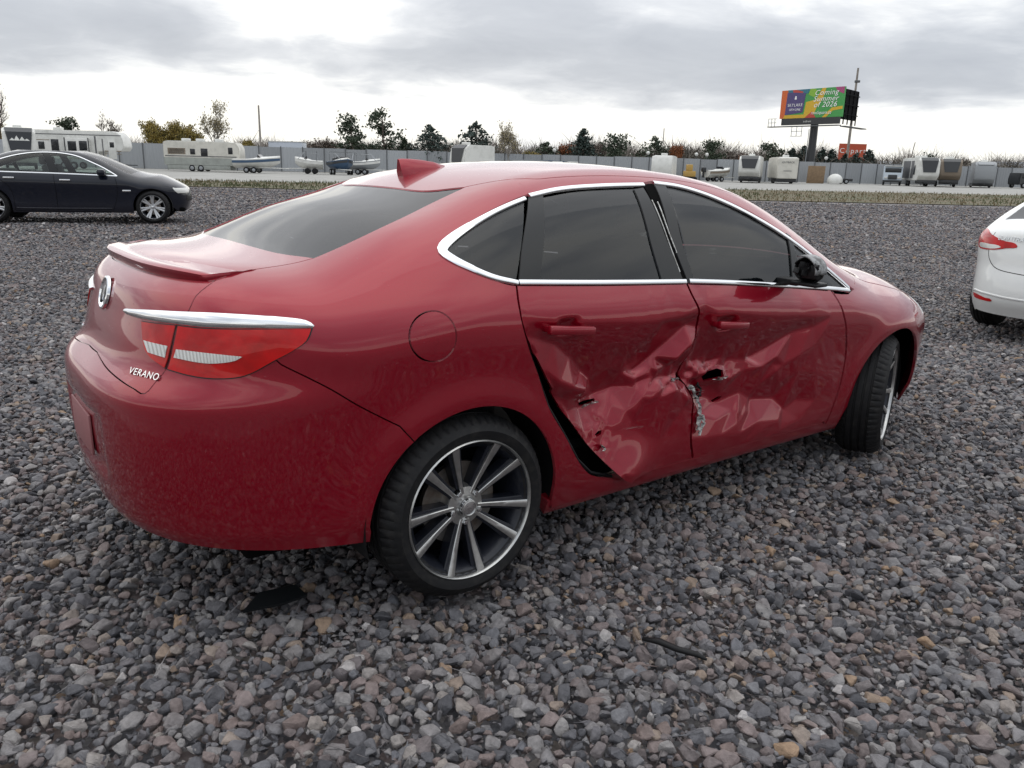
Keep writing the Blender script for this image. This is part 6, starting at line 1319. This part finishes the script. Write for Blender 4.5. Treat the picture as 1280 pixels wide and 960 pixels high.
def tree(name, label, px, pyt, depth, wpx, kind, leaf, group=None, seed=0, base=0, dense=1.0, bark='bark'):
    R_ = random.Random(seed*7+int(px)); H_ = zpx(px, pyt, depth); Wt = wpx*depth/FPX*{'conifer': 1.8, 'open_pine': 1.35}.get(kind, 1); t = thing(name, label, 'tree', G(px, depth), R_.uniform(0, 6), group)
    vs, fs, lv, lf = [], [], [], []
    def leafq(p, s, flat=1.0):
        k = len(lv); a = Vector((R_.gauss(0, 1), R_.gauss(0, 1), R_.gauss(0, flat))).normalized(); b = a.cross(Vector((R_.gauss(0, 1), R_.gauss(0, 1), R_.gauss(0, 1)))).normalized()
        lv.extend([p-a*s-b*s*.45, p+a*s*.2-b*s*.6, p+a*s, p-a*s*.1+b*s*.6]); lf.append((k, k+1, k+2, k+3))
    limb(vs, fs, Vector((0, 0, 0)), Vector((R_.uniform(-.2, .2), 0, H_*.97)) if kind == 'conifer' else Vector((R_.uniform(-.5, .5), R_.uniform(-.5, .5), H_*.55)), max(.1, H_*.022), H_*.004+.02)
    if kind == 'conifer':
        n = int(26*dense); 
        for i in range(n):
            f = (i+.5)/n; z = H_*(.10+.88*f); L_ = (Wt/2)*(1-f)**.75*R_.uniform(.65, 1.15)+.15
            for j in range(5 if f < .8 else 3):
                an = R_.uniform(0, 6.28); tip = Vector((math.cos(an)*L_, math.sin(an)*L_, z-L_*.12+R_.uniform(-.1, .3))); o_ = Vector((0, 0, z)); limb(vs, fs, o_, tip, .035, .01)
                for q in range(int(9*dense)): u = R_.uniform(.2, 1.0); leafq(o_.lerp(tip, u)+Vector((R_.gauss(0, .16), R_.gauss(0, .16), R_.gauss(0, .13)))*(.5+.35*L_), R_.uniform(.12, .30)*(.6+.05*H_))
    elif kind == 'open_pine':
        for i in range(15):
            f = (i+.5)/15; z = H_*(.28+.70*f); L_ = (Wt/2)*R_.uniform(.45, 1.1)*(1-.55*f); an = R_.uniform(0, 6.28); o_ = Vector((0, 0, z-.3*L_)); tip = Vector((math.cos(an)*L_, math.sin(an)*L_, z+R_.uniform(-.2, .5))); limb(vs, fs, o_, tip, .07, .02)
            for q in range(4):
                c = o_.lerp(tip, R_.uniform(.55, 1.05))+Vector((R_.gauss(0, .3), R_.gauss(0, .3), R_.gauss(0, .2)))
                for k in range(26): leafq(c+Vector((R_.gauss(0, .38), R_.gauss(0, .38), R_.gauss(0, .24))), R_.uniform(.10, .24))
        limb(vs, fs, Vector((0, 0, H_*.5)), Vector((0, 0, H_*.98)), .1, .03)
    else:      # broadleaf, nearly bare or in autumn leaf
        tips = []
        def grow(a, d, L_, r_, lev):
            b = a+d*L_; limb(vs, fs, a, b, r_, r_*.6); tips.append((b, lev))
            if lev < 3:
                for k in range(R_.choice((3, 4)) if lev < 2 else R_.choice((3, 4, 5))):
                    nd = (d+Vector((R_.gauss(0, .55), R_.gauss(0, .55), R_.gauss(.12, .3)))).normalized(); grow(a.lerp(b, R_.uniform(.55, 1)), nd, L_*R_.uniform(.55, .8), r_*.55, lev+1)
        for k in range(5): an = k*1.26+R_.uniform(-.4, .4); grow(Vector((0, 0, H_*R_.uniform(.12 if kind == 'bush' else .25, .45))), Vector((math.cos(an)*Wt/H_*.75, math.sin(an)*Wt/H_*.75, R_.uniform(.7, 1.2))).normalized(), H_*.27, max(.05, H_*.012), 0)
        for b, lev in tips:
            if lev >= 2:
                for k in range(6):      # fine twigs
                    q = b+Vector((R_.gauss(0, .3), R_.gauss(0, .3), abs(R_.gauss(.25, .25)))); v0 = len(vs); s = .018+.0001*depth; vs.extend([b+Vector((s, 0, 0)), b-Vector((s, 0, 0)), q]); fs.append((v0, v0+1, v0+2))
                for k in range(int(dense*R_.uniform(2, 9))): leafq(b+Vector((R_.gauss(0, .4), R_.gauss(0, .4), R_.gauss(.1, .35)))*(.5+.06*H_), R_.uniform(.07, .19))
        zs = max(v[2] for v in vs+lv); ws = max(max(abs(v[0]), abs(v[1])) for v in vs+lv); k1, k2 = H_/zs, Wt/2/ws*1.1
        vs = [Vector((v[0]*k2, v[1]*k2, v[2]*k1)) for v in vs]; lv = [Vector((v[0]*k2, v[1]*k2, v[2]*k1)) for v in lv]
    mesh('trunk', vs, fs, t, bark)
    if lv: mesh('crown', lv, lf, t, leaf)
    return t
T = [(4, 105, 98, 42, 'broad', 'twig', 'bare grey-brown tree above the dark-nosed camper', .2), (14, 150, 100, 34, 'bush', 'gold', 'golden shrub behind the dark-nosed camper at the left end', 3), (91, 149, 104, 26, 'open_pine', 'pine', 'small round pine top above the long white camper', 1), (135, 138, 106, 44, 'broad', 'twig', 'faint bare tree behind the long white camper', .15),
     (197, 147, 98, 52, 'bush', 'gold', 'larger golden-green bush behind the fence left of the cream trailer', 3), (235, 149, 98, 54, 'bush', 'gold', 'golden-green bush just behind the cream trailer', 3.2), (272, 121, 100, 50, 'broad', 'paleleaf', 'tall pale birch with few leaves behind the cream trailer', .9), (312, 173, 104, 30, 'bush', 'gold', 'low golden shrub beside the plain wooden pole', 4), (385, 168, 122, 60, 'broad', 'twig', 'brown bare thicket tree behind the small white boat', .4), (408, 170, 124, 44, 'broad', 'twig', 'brown bare tree left of two pines', .5),
     (441, 147, 104, 32, 'open_pine', 'pine', 'round-headed open pine, left one of a pair', 1), (479, 140, 104, 46, 'open_pine', 'pine', 'taller ragged pine, right one of a pair', 1), (505, 172, 104, 28, 'conifer', 'pine', 'small leaning dark conifer between pines', 1), (538, 157, 102, 56, 'conifer', 'spruce', 'broad dark conifer just above the shark fin aerial', 1.3), (594, 154, 104, 60, 'conifer', 'spruce', 'broad dark conifer behind the dark-nosed camper at mid row', 1.3), (584, 176, 101, 20, 'bush', 'gold', 'small golden shrub in front of the mid-row conifer', 3), (634, 150, 102, 36, 'broad', 'paleleaf', 'thin tree with sparse yellow leaves above the red roof', 1.3),
     (664, 186, 108, 30, 'bush', 'gold', 'low dark-gold shrub above the red roof', 3), (682, 178, 112, 46, 'conifer', 'pine', 'low wide dark evergreen above the covered trailers', 1.2), (708, 176, 116, 32, 'broad', 'rust', 'brown-leaved tree beside the tall cypress', 1.5), (727, 162, 112, 34, 'conifer', 'spruce', 'tall narrow dark conifer among brown trees', 1.5), (746, 172, 116, 30, 'broad', 'twig', 'bare brown tree between two dark conifers', .6), (770, 170, 112, 40, 'open_pine', 'pine', 'ragged dark pine above the red car roofline', 1.2), (815, 172, 114, 46, 'conifer', 'pine', 'bushy dark pine left of the rust-coloured tree', 1.2), (843, 178, 114, 22, 'bush', 'rust', 'small rust-orange tree behind the plain box camper', 4), (888, 178, 122, 34, 'open_pine', 'pine', 'brownish pine above the low white boat', .8),
     (918, 186, 126, 36, 'broad', 'twig', 'bare tree behind the black-windowed camper', .7), (926, 192, 122, 16, 'bush', 'rust', 'rust-coloured shrub behind the black-windowed camper', 4), (962, 180, 126, 30, 'open_pine', 'pine', 'thin green-brown pine between the two front campers', .8), (987, 186, 126, 22, 'conifer', 'spruce', 'dark conifer left of the billboard post', 1.2), (1001, 183, 127, 22, 'conifer', 'spruce', 'taller dark conifer left of the billboard post', 1.2), (1024, 186, 130, 20, 'conifer', 'spruce', 'dark conifer right of the billboard post', 1.2), (1036, 187, 130, 18, 'conifer', 'spruce', 'narrow dark conifer near the orange-red sign', 1.2), (1053, 192, 134, 18, 'conifer', 'spruce', 'small conifer before the left of the orange-red sign', 1.2), (1066, 192, 134, 20, 'conifer', 'spruce', 'small conifer before the right of the orange-red sign', 1.2), (1081, 188, 134, 24, 'conifer', 'spruce', 'blue-green conifer right of the orange-red sign', 1.3), (1153, 195, 140, 24, 'open_pine', 'pine', 'dark tree top above the black-nosed camper', .6), (1190, 196, 150, 40, 'broad', 'twig', 'bare tree above the tan camper', .5), (1200, 190, 150, 24, 'broad', 'twig', 'taller bare tree right of the tan camper', .3)]
for i, (px, py, dp_, w_, kd, lf_, lb, dn) in enumerate(T): tree('conifer_tree' if kd in ('conifer', 'open_pine') else ('shrub' if kd == 'bush' else 'bare_tree'), lb, px, py, dp_, w_, kd, lf_, 'trees beyond the fence', i, dense=dn, bark='palebark' if lf_ == 'paleleaf' else 'bark')
# the far wood and the scrub before it read as one brown mass each
def woods(name, n, d0, d1, rows, sg, wide, m, seed, per=10):
    R_ = random.Random(seed); vs, fs = [], []
    for k in range(n):
        px = R_.uniform(-150, 1430); dp_ = R_.uniform(d0, d1); H_ = max(1.5, zpx(px, np.interp(px, [-150, 300, 640, 900, 1120, 1430], rows)+R_.gauss(0, sg)+4*math.sin(px*.045+seed)+3*math.sin(px*.11)+2.5*math.sin(px*.23+1), dp_)); p = G(px, dp_)
        for j in range(per):
            a = p+Vector((R_.gauss(0, 1.2), R_.gauss(0, 1.2), H_*R_.uniform(.0, .6))); b = p+Vector((R_.gauss(0, 2.0), R_.gauss(0, 2.0), H_*R_.uniform(.5, 1.0))); q = Vector((HR[0], HR[1], 0))*R_.uniform(.4, 1)*wide; v0 = len(vs); vs += [a-q, a+q, b]; fs.append((v0, v0+1, v0+2))
    structure(mesh(name, vs, fs, None, m), 'stuff')
woods('distant_woods', 3200, 165, 260, [178, 177, 177, 180, 192, 203], 5.5, .12, leafmat('farwood', (.15, .125, .115), (.21, .18, .165)), 9)
woods('fence_scrub', 1900, 124, 150, [188, 184, 181, 184, 197, 206], 5.0, .14, leafmat('scrub', (.055, .052, .040), (.12, .10, .08)), 4)
